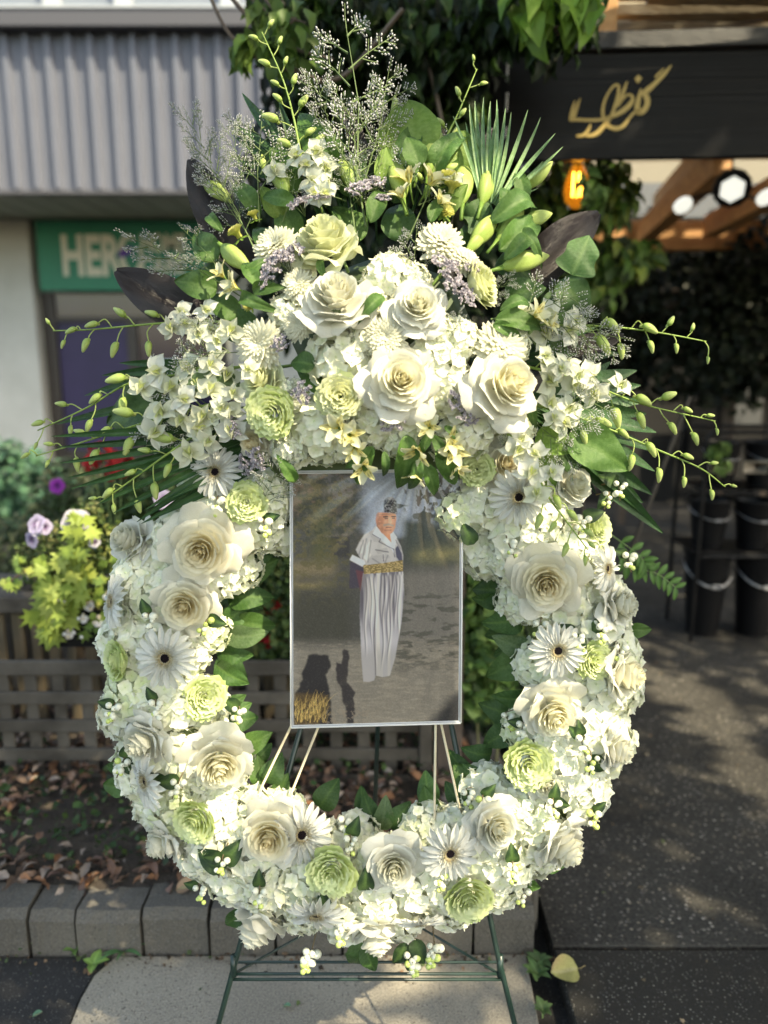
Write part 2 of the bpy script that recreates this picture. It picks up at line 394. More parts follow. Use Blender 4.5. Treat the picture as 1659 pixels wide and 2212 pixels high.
def floret_mb(g, size=1.0, green=0.0, fold=1.0):
    mb = MB(); cup = g.uniform(.02, .32) * fold; base = mixc((.86, .865, .77), (.66, .75, .40), green)
    ctr = mixc((.80, .83, .62), (.55, .68, .25), green); rot = g.uniform(0, 6.3)
    for k in range(4):
        nt, ns = 5, 5; v = []; c = []; tl = g.uniform(-.2, .2); w0 = g.uniform(.50, .60)
        for i in range(nt):
            t = i / (nt - 1)
            for j in range(ns):
                s = j / (ns - 1) * 2 - 1; w = w0 * math.sin((.07 + .85 * t ** 1.15) * math.pi) ** .75
                x = t * .95 * (1 - .18 * s * s * t); y = s * w
                z = cup * x * x + .10 * math.sin(s * 3 + rot) * t + tl * y * .5 + (.05 if k % 2 else 0)
                v.append((x, y, z)); c.append(mixc(ctr, base, min(1, t * 1.5)))
        mb.add(np.array(v) * size, gridfaces(nt, ns), np.array(c), Matrix.Rotation(rot + k * math.pi / 2 + g.uniform(-.1, .1), 4, 'Z'))
    v, f = ball(5, 3); mb.add(v * .09 * size + (0, 0, .05 * size), f, mixc((.7, .78, .5), (.45, .6, .2), green))
    return mb
def hydrangea(seed, green=.0, size=.33, n=46):
    g = random.Random(seed); mb = MB()
    for layer, (rad, cnt) in enumerate(((.93, n), (.70, n // 2))):
        for k in range(cnt):
            zc = 1 - (k + .5) / cnt * 1.30; a = k * 2.39996 + seed + layer; s = math.sqrt(max(0, 1 - zc * zc))
            nrm = Vector((s * math.cos(a), s * math.sin(a), zc)); nn = (nrm + Vector((g.uniform(-.30, .30), g.uniform(-.30, .30), g.uniform(-.1, .2)))).normalized()
            p = nrm * rad * g.uniform(.9, 1.07)
            gg = min(1, max(0, green + g.uniform(-.12, .22) * (1 if green > .05 else .5)))
            mb.merge(floret_mb(g, size * g.uniform(.8, 1.18), gg), frame(nn, 0, 1, p))
    v, f = BALL; mb.add(v * .62, f, (.30, .38, .16))
    return mb.mesh('hydrangea', M_['floret'])
HYD = [hydrangea(1), hydrangea(2, .03), hydrangea(3, .10, .29, 54), hydrangea(4, .0, .38, 36), hydrangea(5, .30, .26, 58)]

def berry_mesh(c=(.70, .71, .62), tipc=(.10, .07, .04)):
    v, f = ball(12, 9); col = np.tile(c, (len(v), 1)).astype(float); col[v[:, 2] > .97] = tipc
    m = MB(); m.add(v, f, col); m.add(ball(5, 3)[0] * (.14, .14, .12) + (0, 0, .99), ball(5, 3)[1], tipc); return m.mesh('berry', M_['berry'])
BERRY = [berry_mesh(), berry_mesh((.52, .62, .20), (.12, .12, .04)), berry_mesh((.80, .74, .52))]

def broad_leaf(seed, c1=(.055, .13, .03), c2=(.10, .20, .05), wd=.33, fold=.25, curl=.25, wav=.03, nt=28, ns=11, lobed=False, vein=(.16, .27, .08)):
    g = random.Random(seed); mb = MB(); v = []; c = []; ph = g.uniform(0, 6)
    for i in range(nt):
        t = i / (nt - 1)
        w = wd * (math.sin(math.pi * t ** .72) ** .75 if 0 < t < 1 else 0) + .004
        if lobed: w *= 1 + .35 * math.sin(t * 9.5 + .4) * (1 - t)
        for j in range(ns):
            s = j / (ns - 1) * 2 - 1; x = s * w; y = t - .1 * abs(s) * w
            z = fold * abs(x) * (1.1 - t * .4) + curl * math.sin(t * 2.4) * .5 - curl * t * t * .9 + wav * math.sin(11 * t + 3 * s + ph) * abs(s)
            k = abs(math.sin((t * 9 - abs(s) * 1.6) * math.pi)) ** 8
            z -= .012 * k
            v.append((x, y, z)); cc = mixc(c1, c2, .5 + .5 * math.sin(3 * t + ph))
            c.append(mixc(cc, vein, .7 if j == ns // 2 else .42 * k))
    mb.add(v, gridfaces(nt, ns), np.array(c)); return mb.mesh('leaf', M_['leaf'])
LEAF = [broad_leaf(1), broad_leaf(2, (.035, .09, .025), (.06, .14, .04), .30, .35, .4), broad_leaf(3, (.05, .12, .04), (.08, .17, .06), .38, .15, .5)]
LEAF_LIGHT = broad_leaf(4, (.20, .34, .06), (.26, .40, .08), .36, .12, .2, vein=(.32, .46, .14))
LEAF_SAGE = broad_leaf(5, (.12, .19, .09), (.16, .24, .11), .30, .2, .25, vein=(.22, .3, .16))
LEAF_IVY = broad_leaf(6, (.04, .11, .03), (.07, .16, .05), .40, .15, .2, lobed=True, vein=(.16, .26, .10))
LEAF_LONG = [broad_leaf(7, (.06, .14, .03), (.11, .22, .05), .13, .5, .35), broad_leaf(8, (.05, .12, .03), (.09, .19, .05), .10, .6, .8)]
SMALL_DARK = broad_leaf(9, (.025, .06, .025), (.05, .10, .04), .34, .2, .3, nt=9, ns=5)

def lily_bud():
    nt, n = 18, 18; v = []; c = []
    for i in range(nt):
        t = i / (nt - 1); r = .175 * math.sin(math.pi * (t * .93 + .05)) ** .8 * (1.05 - .35 * t)
        for k in range(n):
            a = 2 * math.pi * k / n; rr = r * (1 + .09 * math.cos(3 * a) - .05 * (math.cos(3 * a) < -.9)); v.append((rr * math.cos(a), t, rr * math.sin(a) + .05 * math.sin(t * 3)))
            c.append(mixc((.30, .44, .10), (.55, .63, .24), t * .8 + .2 * max(0, math.cos(3 * a))))
    f = [(i * n + k, (i + 1) * n + k, (i + 1) * n + (k + 1) % n, i * n + (k + 1) % n) for i in range(nt - 1) for k in range(n)]
    m = MB(); m.add(v, f, np.array(c)); tv, tf = tube([(0, -.35, -.04), (0, -.15, -.01), (0, .02, 0)], [.03, .03, .05], 6); m.add(tv, tf, (.20, .34, .08))
    return m.mesh('lily_bud', M_['bud'])
LILY = lily_bud()

def orchid_blossom(seed, green=.15):
    g = random.Random(seed); m = MB(); w = mixc((.83, .845, .79), (.66, .74, .38), green)
    def pet(a, ln, wd, tilt, cup, cc=w):
        nt, ns = 8, 7; v = []; c = []
        for i in range(nt):
            t = i / (nt - 1); ww = wd * math.sin(math.pi * (.10 + .87 * t ** 1.1)) ** .75
            for j in range(ns):
                s = j / (ns - 1) * 2 - 1; v.append((s * ww, t * ln * (1 - .1 * s * s), cup * s * s * wd + .12 * math.sin(t * 3)))
                c.append(mixc((.76, .81, .55), cc, min(1, t * 2.4)))
        m.add(v, gridfaces(nt, ns), np.array(c), Matrix.Rotation(a, 4, 'Z') @ Matrix.Rotation(tilt, 4, 'X'))
    for a in (0, 2.15, -2.15): pet(a + g.uniform(-.1, .1), 1.0, .26, g.uniform(-.1, .35), .4)
    for a in (1.15, -1.15): pet(a + g.uniform(-.1, .1), 1.0, .44, g.uniform(0, .3), .25)
    pet(math.pi, .62, .26, 1.0, 1.5, (.82, .84, .62)); pet(math.pi, .36, .2, 1.3, 2.2, (.7, .76, .34))
    v, f = ball(6, 4); m.add(v * (.09, .09, .2) + (0, -.03, .1), f, (.74, .80, .50))
    return m.mesh('orchid_blossom', M_['petal'])
ORCH = [orchid_blossom(1), orchid_blossom(2, .05), orchid_blossom(3, .3)]
def orchid_bud():
    pts = curve([(0, 0, 0), (0, .25, .05), (0, .6, .02), (0, 1.0, -.12)], 4); n = len(pts)
    v, f = tube(pts, [.09 + .155 * math.sin(math.pi * min(1, (i / (n - 1)) * 1.02) ** .8) if i < n - 1 else .03 for i in range(n)], 8)
    m = MB(); c = np.array([mixc((.34, .48, .12), (.62, .70, .32), min(1, p[1])) for p in v]); m.add(v, f, c)
    v, f = tube([(0, .12, -.05), (0, -.02, -.25), (0, .0, -.42)], [.12, .10, .03], 6); m.add(v, f, (.56, .66, .26)); return m.mesh('orchid_bud', M_['bud'])
OBUD = orchid_bud()

def statice(seed):
    g = random.Random(seed); m = MB()
    br = []
    for k in range(9):
        a = k * 2.4; t = math.sqrt(k / 9) * .8; e = np.array((math.cos(a) * t, math.sin(a) * t, .35 + .3 * (1 - t)))
        v, f = tube([(0, 0, -.6), e * .5 + (0, 0, -.1), e], .02, 4); m.add(v, f, (.10, .16, .07)); br.append(e)
    for e in br:
        d = np.array((g.uniform(-1, 1), g.uniform(-1, 1), .1)); d /= np.linalg.norm(d)
        for q in range(13):
            p = e + d * (q / 12 - .5) * .55 + np.array((g.uniform(-.09, .09), g.uniform(-.09, .09), g.uniform(-.03, .10)))
            tone = g.uniform(.75, 1); nn = Vector((g.uniform(-.8, .8), g.uniform(-.8, .8), 1)); v = [(0, 0, -.06)]; c = [(.16, .13, .16)]
            n = 10
            for i in range(n):
                a = i * 2 * math.pi / n; rr = .095 * (1 + .25 * (i % 2)); v.append((rr * math.cos(a), rr * math.sin(a), .05 + .03 * g.uniform(-1, 1))); c.append(np.array((.72, .68, .76)) * tone)
            for i in range(n):
                a = i * 2 * math.pi / n; v.append((.045 * math.cos(a), .045 * math.sin(a), .0)); c.append(np.array((.36, .32, .38)) * tone)
            f = [(1 + i, 1 + (i + 1) % n, 1 + n + (i + 1) % n, 1 + n + i) for i in range(n)] + [(0, 1 + n + i, 1 + n + (i + 1) % n) for i in range(n)]
            m.add(v, f, np.array(c), frame(nn, 0, 1, p))
    return m.mesh('statice_cluster', M_['floret'])
STAT = [statice(1), statice(2), statice(3)]
def limonium(seed, nb=9):
    g = random.Random(seed); m = MB(); fl = ball(4, 3)
    def twig(p, d, ln, lev):
        d = d / np.linalg.norm(d); q = p + d * ln * .5 + np.array((g.uniform(-.05, .05) * ln, 0, g.uniform(-.05, .05) * ln)); e = p + d * ln
        v, f = tube([p, q, e], [.006 * (3 - lev) * .5 + .002, .003 + .001 * (2 - lev), .003], 3, False); m.add(v, f, (.17, .24, .11))
        if lev >= 2:
            for k in range(9):
                t = .2 + .8 * k / 8; c = p + d * ln * t
                side = np.cross(d, (0, 0, 1.0)) * (.016 * (1 if k % 2 else -1)) + np.array((0, 0, g.uniform(-.012, .018))) + d * .008
                tone = g.uniform(.7, 1.05)
                m.add(fl[0] * np.array((.0056, .0100, .0056)) * g.uniform(.8, 1.3), fl[1], np.array((.70, .70, .74)) * tone if k % 3 else np.array((.42, .46, .40)), frame(Vector(d + side * 20), 0, 1, c + side) @ Matrix.Rotation(R(90), 4, 'X'))
            return
        for k in range(nb if lev == 0 else 5):
            t = .28 + .72 * (k + .5) / (nb if lev == 0 else 5); a = (1 if k % 2 else -1) * g.uniform(.5, .95)
            dd = np.array((d[0] * math.cos(a) - d[1] * math.sin(a), d[0] * math.sin(a) + d[1] * math.cos(a), d[2] + g.uniform(-.5, .5)))
            twig(p + d * ln * t, dd, ln * (.46 if lev == 0 else .38) * (1.15 - .6 * t) * g.uniform(.8, 1.15), lev + 1)
        twig(e, d, ln * .16, 2)
    twig(np.zeros(3), np.array((0, 1.0, 0)), 1.0, 0)
    return m.mesh('limonium_sprig', M_['floret'])
LIMO = [limonium(1), limonium(2, 7), limonium(3, 9)]

def alstro(seed):
    g = random.Random(seed); m = MB()
    for k in range(6):
        inner = k % 2; a = k * math.pi / 3; nt, ns = 7, 5; v = []; c = []; wd = .17 if inner else .25
        for i in range(nt):
            t = i / (nt - 1); ww = wd * math.sin(math.pi * (.06 + .88 * t)) ** .8
            for j in range(ns):
                s = j / (ns - 1) * 2 - 1; v.append((s * ww, .06 + math.sin(t * 1.1) * .75 * t, t * .85 - t * t * .25 + .3 * s * s * wd))
                if inner: cc = mixc((.80, .66, .12), (.82, .80, .45), t); cc = cc * (.25 if (i + j) % 2 and 1 < i < 6 and j in (1, 3) else 1)
                else: cc = mixc((.62, .66, .28), (.82, .82, .66), t)
                c.append(cc)
        m.add(v, gridfaces(nt, ns), np.array(c), Matrix.Rotation(a, 4, 'Z') @ Matrix.Rotation(g.uniform(-.15, .15), 4, 'X'))
    v, f = tube([(0, 0, -.8), (0, 0, -.1), (0, 0, .08)], [.03, .05, .09], 6); m.add(v, f, (.20, .32, .08))
    return m.mesh('alstroemeria', M_['petal'])
ALST = [alstro(1), alstro(2)]
def dahlia_bud():
    m = MB(); g = random.Random(4)
    for k in range(42):
        f = k / 41; a = k * 2.4; pv, pf = strap_petal(.95 - .2 * f, .15, bend=.5, cup=.8, nt=5, ns=3, r0=0.0); c = mixc((.62, .64, .16), (.76, .74, .30), 1 - f)
        m.add(pv, pf, c, Matrix.Rotation(a, 4, 'Z') @ Matrix.Translation((.22 * f, 0, -.2)) @ Matrix.Rotation(R(-78 + 12 * f), 4, 'Y'))
    for k in range(7):
        pv, pf = strap_petal(.6, .12, bend=-.1, cup=.4, nt=4, ns=3, r0=.1); m.add(pv, pf, (.22, .36, .08), Matrix.Rotation(k * .9, 4, 'Z') @ Matrix.Translation((0, 0, -.25)) @ Matrix.Rotation(R(15), 4, 'Y'))
    return m.mesh('dahlia_bud', M_['petal'])
DBUD = dahlia_bud()
# ------------------------------------------------------------------ the wreath ring
OFFB = np.array((0.0, -0.80, 0.0))                       # root sits at the foot of the ring, in the wreath plane
def wroot(name, label, cat, off, group=None):
    return thing(name, label, cat, M=MF @ Matrix.Translation(Vector(off)), group=group), Vector(off)
def wput(name, me, root, off, Ml, **k): return link(name, me, root, Matrix.Translation(-off) @ Ml, **k)
wreath, woff = wroot('flower_wreath', 'oval standing wreath of white and green roses, hydrangeas and gerberas', 'wreath', L(797, 2030, 0))
RCX, RCY = (797 - CX) * PX, (CY - 1452) * PX
RCEN, RA, RB = 447 * PX, 130 * PX, .086                  # centre line radius, half width, half depth
KY = .975
def ring_pt(ang, q, lift=0.0):
    """q in -1..1 across the ring (outer = 1)."""
    zq = math.sqrt(max(0, 1 - min(1, abs(q)) ** 2)); rho = RCEN + q * (RA + lift)
    p = np.array((RCX + rho * math.cos(ang), RCY + rho * math.sin(ang) * KY, zq * (RB + lift)))
    n = np.array((q * math.cos(ang) / RA * RB * 1.2, q * math.sin(ang) / RA * RB * 1.2, zq)); return p, n / np.linalg.norm(n)
def ring_at(u, v):
    z = .06
    for _ in range(4):
        p = L(u, v, z); x, y = p[0] - RCX, (p[1] - RCY) / KY; rho = math.hypot(x, y); q = (rho - RCEN) / RA; qq = max(-.97, min(.97, q)); z = RB * math.sqrt(1 - qq * qq)
    ca, sa = x / rho, y / rho; n = np.array((qq * ca * .9, qq * sa * .9, math.sqrt(1 - qq * qq) + .12)); return L(u, v, z), n / np.linalg.norm(n), z
# foam base wrapped in moss-green tape
mb = MB(); K = 64
pts = [np.array((RCX + RCEN * math.cos(a), RCY + RCEN * KY * math.sin(a), 0)) for a in np.linspace(0, 2 * math.pi, K + 1)]
v = []
for i in range(K):
    a = 2 * math.pi * i / K
    for k in range(12):
        b = 2 * math.pi * k / 12; rr = RCEN + (RA - .035) * math.cos(b); v.append((RCX + rr * math.cos(a), RCY + rr * KY * math.sin(a), (RB - .035) * math.sin(b)))
mb.add(v, [(i * 12 + k, ((i + 1) % K) * 12 + k, ((i + 1) % K) * 12 + (k + 1) % 12, i * 12 + (k + 1) % 12) for i in range(K) for k in range(12)], (.10, .14, .05))
wput('foam_ring', mb.mesh('foam_ring', M_['gen']), wreath, woff, Matrix())
# hydrangea heads all round, two across the face and one on each edge
hg = random.Random(21)
HCOL = ['ivory', 'lime']
for q, cnt, rr in ((.97, 28, .058), (.50, 25, .060), (-.08, 22, .058), (-.58, 17, .054), (-1.0, 15, .048)):
    for k in range(cnt):
        a = 2 * math.pi * (k + .5 * (q > .6 or abs(q + .12) < .1)) / cnt + hg.uniform(-.07, .07)
        if R(50) < a % (2 * math.pi) < R(130) and q > .2: continue
        if R(64) < a % (2 * math.pi) < R(113): continue
        p, n = ring_pt(a, q)
        s = rr * hg.uniform(.86, 1.12); p = p - n * s * .84
        i = hg.choices(range(5), (5, 4, 2.2, 4, 1.2))[0]
        wput('hydrangea', HYD[i], wreath, woff, frame(n, hg.uniform(0, 6.3), s, p), label='lime green hydrangea head' if i == 4 else None)
def put_rose(root, off, kind, var, p, n, r, spin=None, up=None, label=None):
    h, ps = ROSE[kind][var % len(ROSE[kind])]
    M = frame(n, rnd.uniform(0, 6.3) if spin is None else spin, r / 1.0, np.array(p) - np.array(n) / np.linalg.norm(n) * r * .12, up)
    o = wput('rose', h, root, off, M, label=label)
    for q in ps: link('petal', q, o)
    return o
def put_gerb(root, off, var, p, n, r, spin=None, label=None):
    d, ps = GERB[var % 2]; M = frame(n, rnd.uniform(0, 6.3) if spin is None else spin, r / .92, p)
    o = wput('gerbera', d, root, off, M, label=label)
    for q in ps: link('petal', q, o)
RL = {'white': 'open white rose', 'cream': 'cream rose with a golden heart', 'peach': 'large cream rose with a peach heart', 'green': 'ruffled lime green rose', 'pale': 'pale green rose'}
RING_ROSES = [  # u, v, radius, kind, variant, facing (or None), lift
    (437, 1185, 92, 'peach', 1, (.05, -.15, 1), .02), (283, 1168, 62, 'white', 0, (-.6, .3, .7), .005), (400, 1305, 74, 'peach', 2, (.0, -.2, 1), .012),
    (247, 1427, 45, 'green', 0, (-.7, 0, .7), .012), (443, 1507, 49, 'green', 1, (.45, .05, .9), .014), (312, 1598, 62, 'white', 1, (-.5, -.4, .7), .008),
    (472, 1645, 80, 'cream', 0, (.25, -.35, .9), .016), (418, 1775, 52, 'green', 0, (-.25, -.2, 1), .018), (583, 1803, 76, 'peach', 2, (.0, -.05, 1), .022),
    (350, 1818, 50, 'white', 2, (-.7, -.55, .5), .008), (716, 1887, 56, 'green', 1, (-.05, -.1, 1), .02), (851, 1868, 66, 'white', 1, (0, -.05, 1), .02),
    (1012, 1945, 56, 'green', 0, (.1, -.25, 1), .016), (556, 1998, 64, 'white', 2, (-.4, -.85, .45), .01), (812, 2015, 62, 'white', 1, (.2, -.95, .45), .005),
    (1068, 1785, 66, 'white', 2, (.35, .0, .9), .012), (1215, 1825, 66, 'white', 1, (.6, -.6, .6), .008), (1140, 1652, 57, 'green', 1, (.0, .0, 1), .018),
    (1330, 1620, 50, 'white', 2, (.85, -.15, .5), .005), (1193, 1537, 74, 'cream', 2, (.1, -.35, 1), .014), (1347, 1457, 62, 'cream', 1, (.85, -.05, .5), .008),
    (1287, 1428, 42, 'green', 0, (.3, .0, .9), .014), (1180, 1255, 86, 'peach', 0, (-.15, -.2, 1), .018), (1335, 1308, 58, 'white', 0, (.8, .1, .55), .004),
    (1293, 1140, 42, 'green', 1, (.6, .1, .8), .01), (1232, 1052, 60, 'white', 0, (.5, .2, .8), .01), (1090, 1005, 56, 'peach', 2, (.3, .1, 1), .02),
    (1030, 1015, 40, 'green', 0, (-.1, -.1, 1), .03), (533, 1085, 46, 'green', 1, (.1, -.05, 1), .018), (1180, 1690, 46, 'white', 1, (.1, -.1, 1), -.01)]
for (u, v, r, kd, var, fc, lift) in RING_ROSES:
    r *= 1.02; var += int(u) % 3
    p, n, z = ring_at(u, v); n = np.array(fc or n, float); n /= np.linalg.norm(n); z2 = z + lift + (.010 if n[2] < .85 else .002); p = L(u, v, z2)
    put_rose(wreath, woff, kd, var, p, n, r * PX * (DW - z2) / DW, label=RL[kd])
for (u, v, r, fc, lift) in ((247, 1300, 58, (-.85, .1, .5), .012), (358, 1421, 67, (-.08, -.05, 1), .028), (318, 1686, 62, (-.8, -.1, .6), .012), (652, 1802, 66, (.25, .05, 1), .02),
                           (972, 1842, 62, (.12, -.1, 1), .03), (683, 1972, 62, (-.05, -.75, .7), .014), (908, 1990, 50, (.1, -.95, .45), .008), (1205, 1405, 60, (0, -.05, 1), .028),
                           (1308, 1228, 50, (.75, 0, .6), .014), (1120, 1074, 62, (0, -.1, 1), .03), (466, 1020, 56, (-.1, .1, 1), .03)):
    lift += .016 if fc[2] < .8 else .006; p, n, z = ring_at(u, v); p = L(u, v, z + lift); n = np.array(fc, float) + (0, 0, .15)
    put_gerb(wreath, woff, rnd.randrange(2), p, n / np.linalg.norm(n), r * PX * (DW - z - lift) / DW)
# snowberry clusters
sg = random.Random(5)
def snow(u, v, hang=(0, -1, .3), n=9, green=.3, lift=.028, sz=1.0, leaves=1):
    p, nn, z = ring_at(u, v); p = L(u, v, z + lift); h = np.array(hang, float); h /= np.linalg.norm(h)
    root = MB(); tv, tf = tube([p - h * .03 - nn * .035, p - h * .015, p + h * .02], .0012, 4); root.add(tv, tf, (.16, .12, .06))
    o = wput('snowberry_sprig', root.mesh('snowberry_twig', M_['gen']), wreath, woff, Matrix(), label='sprig of white snowberries')
    oi = o.matrix_basis.inverted() @ Matrix.Translation(-woff)
    for k in range(n):
        t = k / n; a = k * 2.4; s = sz * lerp(.0082, .0052, t) * sg.uniform(.85, 1.12)
        d = Vector((math.cos(a), math.sin(a), .6)); q = p + h * (t * .034 - .012) * sz + np.array(d) * (.0115 * (1.05 - .6 * t)) * sz
        s *= sg.uniform(.85, 1.1); me = BERRY[1] if (t > .62 and sg.random() < green * 2.2) or sg.random() < green * .25 else BERRY[0]
        link('berry', me, o, oi @ frame(d + Vector(h) * .8, 0, s, q))
    for k in range(leaves):
        a = sg.uniform(0, 6.3); dd = Vector((math.cos(a), math.sin(a), .35))
        link('leaf', SMALL_DARK, o, oi @ frame((dd.x * -.3, dd.y * -.3, 1), 0, .034 * sg.uniform(.8, 1.2), p - h * .012 - np.array((0, 0, .004)), up=dd))
for i, (u, v) in enumerate([(470, 1092), (573, 1138), (325, 1342), (442, 1350), (338, 1530), (514, 1545), (243, 1537), (382, 1700), (478, 1868), (433, 1928), 
                            (560, 1935), (747, 1782), (757, 1822), (668, 2070), (740, 2010), (892, 2078), (935, 2058), (1127, 1935), (1107, 1882), (1275, 1648),
                            (1258, 1607), (1280, 1768), (1010, 1722), (1040, 1737), (1097, 1557), (1127, 1577), (1163, 1358), (1300, 1368), (1338, 1410), (1248, 1385),
                            (1312, 1078), (1337, 1058), (1102, 1182), (1358, 1212), (1255, 1132), (1195, 1745), (262, 1655), (950, 1900)]):
    low = v > 1990
    snow(u, v, hang=(sg.uniform(-.4, .4), -1, .25), n=13 if low else sg.choice((6, 7, 9)), green=sg.uniform(.1, .8), sz=.92 if low else .76, leaves=sg.choice((0, 1, 1, 2)), lift=.022 if not low else .012)
# dark collar leaves behind and between
LW = [(0, 555, 1228, -70, 62), (1, 535, 1290, -85, 66), (2, 560, 1180, -60, 70), (0, 548, 1350, -100, 58), (3, 530, 1372, -88, 60), (3, 500, 1370, -100, 56), (1, 498, 1455, -120, 55), (0, 555, 1600, -60, 48), (1, 497, 1520, -70, 44),
      (2, 1072, 1160, 75, 70), (0, 1080, 1215, 100, 72), (1, 1078, 1275, 80, 78), (2, 1090, 1335, 105, 60), (3, 1108, 1392, 70, 58), (0, 1098, 1440, 110, 66), (1, 1118, 1505, 95, 64), (2, 1075, 1592, 120, 46),
      (0, 925, 1742, 10, 56), (1, 800, 1756, 20, 50), (3, 828, 1760, -10, 50), (2, 862, 1765, -35, 46), (0, 1012, 1690, 40, 60), (1, 1035, 1672, 60, 52),
      (2, 590, 1665, -30, 46), (0, 560, 1668, 0, 44), (1, 262, 1660, 100, 52), (0, 248, 1700, 90, 44), (2, 775, 2062, 170, 52), (1, 798, 2068, 200, 44), (4, 865, 2058, 150, 36), (4, 905, 2052, 200, 36),
      (4, 460, 1858, 60, 46), (4, 500, 1845, -40, 40), (0, 1130, 1905, 240, 52), (1, 1195, 1862, 250, 50), (2, 540, 1945, 120, 44), (4, 700, 1950, 20, 30), (4, 790, 1900, 0, 34), (1, 505, 1985, 130, 40), (0, 1380, 1360, 270, 34),
      (1, 505, 1330, -60, 60), (2, 1065, 1120, 100, 60), (0, 610, 1700, -20, 40), (1, 980, 1718, 40, 40), (4, 1012, 1155, 30, 34), (4, 338, 1685, 60, 34), (4, 1300, 1350, 300, 34), (4, 1290, 1650, 220, 34)]
LSET = LEAF + [LEAF_SAGE, SMALL_DARK]
for (k, u, v, ang, ln) in LW:
    p, n, z = ring_at(u, v); inner = k != 4; zz = -.01 if inner else z + .012; p = L(u, v, zz); a = R(ang)
    up = Vector((-math.sin(a), math.cos(a), 0.12)); s = ln * PX * 1.5
    tip = sg.uniform(-.35, .35)
    wput('leaf', LSET[k], wreath, woff, frame((tip, sg.uniform(-.3, .3), 1), 0, s, p - np.array(up) * s * .45, up=up), label='sage green leaf dotted with water drops' if k == 3 else None)
for k in range(46):                                       # leaf collar around the back of the ring
    a = 2 * math.pi * k / 46 + sg.uniform(-.05, .05); inn = k % 3 != 0
    if R(35) < a < R(145) or (inn and R(225) < a < R(315) and k % 2): continue
    rho = RCEN + (-RA * 1.02 if inn else RA * .72); p = np.array((RCX + rho * math.cos(a), RCY + rho * math.sin(a) * KY, -.035)); d = -1 if inn else 1
    up = Vector((d * math.cos(a) + sg.uniform(-.6, .6), d * math.sin(a) + sg.uniform(-.6, .6), 0)); s = sg.uniform(.045, .07)
    wput('leaf', LEAF[k % 3], wreath, woff, frame((sg.uniform(-.3, .3), sg.uniform(-.3, .3), 1), 0, s, p - np.array(up.normalized()) * s * .3, up=up))

# ------------------------------------------------------------------ the spray on top
spray, soff = wroot('flower_spray', 'fan-shaped spray of roses, orchids, lilies and palm crowning the wreath', 'flower arrangement', L(820, 900, 0))
def zs(u, v):
    q = ((u - 825) / 560) ** 2 + ((v - 760) / 440) ** 2; return .04 + .15 * max(0, 1 - q)
def nrm_s(u, v, k=.8):
    d = np.array(((u - 825) * PX, (790 - v) * PX, .42 / max(.1, k) * .5)); return d / np.linalg.norm(d)
def sput(name, me, u, v, rpx, n=None, spin=None, z=None, label=None, back=.0, up=None):
    z = zs(u, v) if z is None else z; n = np.array(n if n is not None else nrm_s(u, v), float); n /= np.linalg.norm(n)
    r = rpx * PX * (DW - z) / DW; p = L(u, v, z) - n * back * r
    return wput(name, me, spray, soff, frame(n, rnd.uniform(0, 6.3) if spin is None else spin, r, p, up), label=label)
def srose(kd, var, u, v, r, n, z=None, label=None):
    z = zs(u, v) + .012 if z is None else z; n = np.array(n, float); n /= np.linalg.norm(n)
    return put_rose(spray, soff, kd, var, L(u, v, z), n, r * PX * (DW - z) / DW, label=label or RL[kd])
# dark core so that no light passes through the middle
mb = MB(); mb.add(BALL[0] * (.17, .15, .05) + L(830, 730, .02), BALL[1], (.05, .08, .03)); wput('foam_block', mb.mesh('foam_block', M_['gen']), spray, soff, Matrix())
for (i, u, v, r) in ((0, 843, 570, 60), (1, 712, 765, 78), (3, 968, 780, 76), (0, 975, 845, 62), (1, 668, 950, 74), (0, 815, 920, 62), (3, 1035, 945, 60), (1, 965, 710, 46), (0, 985, 972, 44), (3, 610, 985, 46),
                     (2, 870, 958, 46), (0, 780, 720, 50), (3, 790, 640, 44), (1, 900, 585, 40), (0, 600, 660, 42), (3, 1010, 720, 46), (0, 640, 560, 36), (1, 1085, 900, 50), (0, 735, 975, 40), (1, 1140, 930, 44), (0, 610, 860, 40), (3, 905, 905, 46), (1, 1130, 740, 40)):
    sput('hydrangea', HYD[i], u, v, r, z=zs(u, v) + .005, back=.75)
srose('pale', 2, 703, 528, 88, (-.1, .62, .6), zs(703, 510) + .02, 'half open pale green rose seen from the side')
srose('white', 2, 727, 650, 90, (.0, .55, .75), zs(727, 640) + .03, 'white rose with a tall pointed heart')
srose('white', 3, 903, 665, 70, (.05, .25, .9), zs(903, 665) + .025)
srose('cream', 1, 865, 825, 90, (.12, .05, 1), zs(865, 820) + .03)
srose('pale', 0, 735, 856, 53, (-.05, -.1, 1), zs(735, 855) + .03, 'round lime rose with tightly folded petals')
srose('green', 1, 585, 893, 60, (-.15, -.25, .9), zs(585, 893) + .03)
srose('pale', 2, 567, 825, 56, (-.4, .3, .6), zs(567, 825) + .0)
srose('cream', 0, 1092, 835, 92, (.45, .1, .85), zs(1092, 835) + .04, 'widely opened cream rose in full sun')
srose('pale', 0, 1045, 612, 56, (.75, .2, .5), zs(1045, 612) + .015)
srose('peach', 2, 552, 955, 48, (-.5, -.3, .8), zs(552, 955) - .01)
for (k, u, v, r, n) in ((1, 640, 610, 40, (-.2, .2, 1)), (0, 1010, 560, 40, (.4, .4, .8)), (0, 640, 700, 40, (-.3, 0, 1)), (0, 590, 527, 58, (-.3, .35, .85)), (1, 556, 742, 60, (-.25, .0, 1)), (0, 956, 517, 60, (.15, .4, .85)), (1, 1087, 742, 66, (.25, .25, .9)), (0, 832, 728, 52, (0, 0, 1))):
    sput('dahlia', DAHL[k], u, v, r, n, z=zs(u, v) + .02)
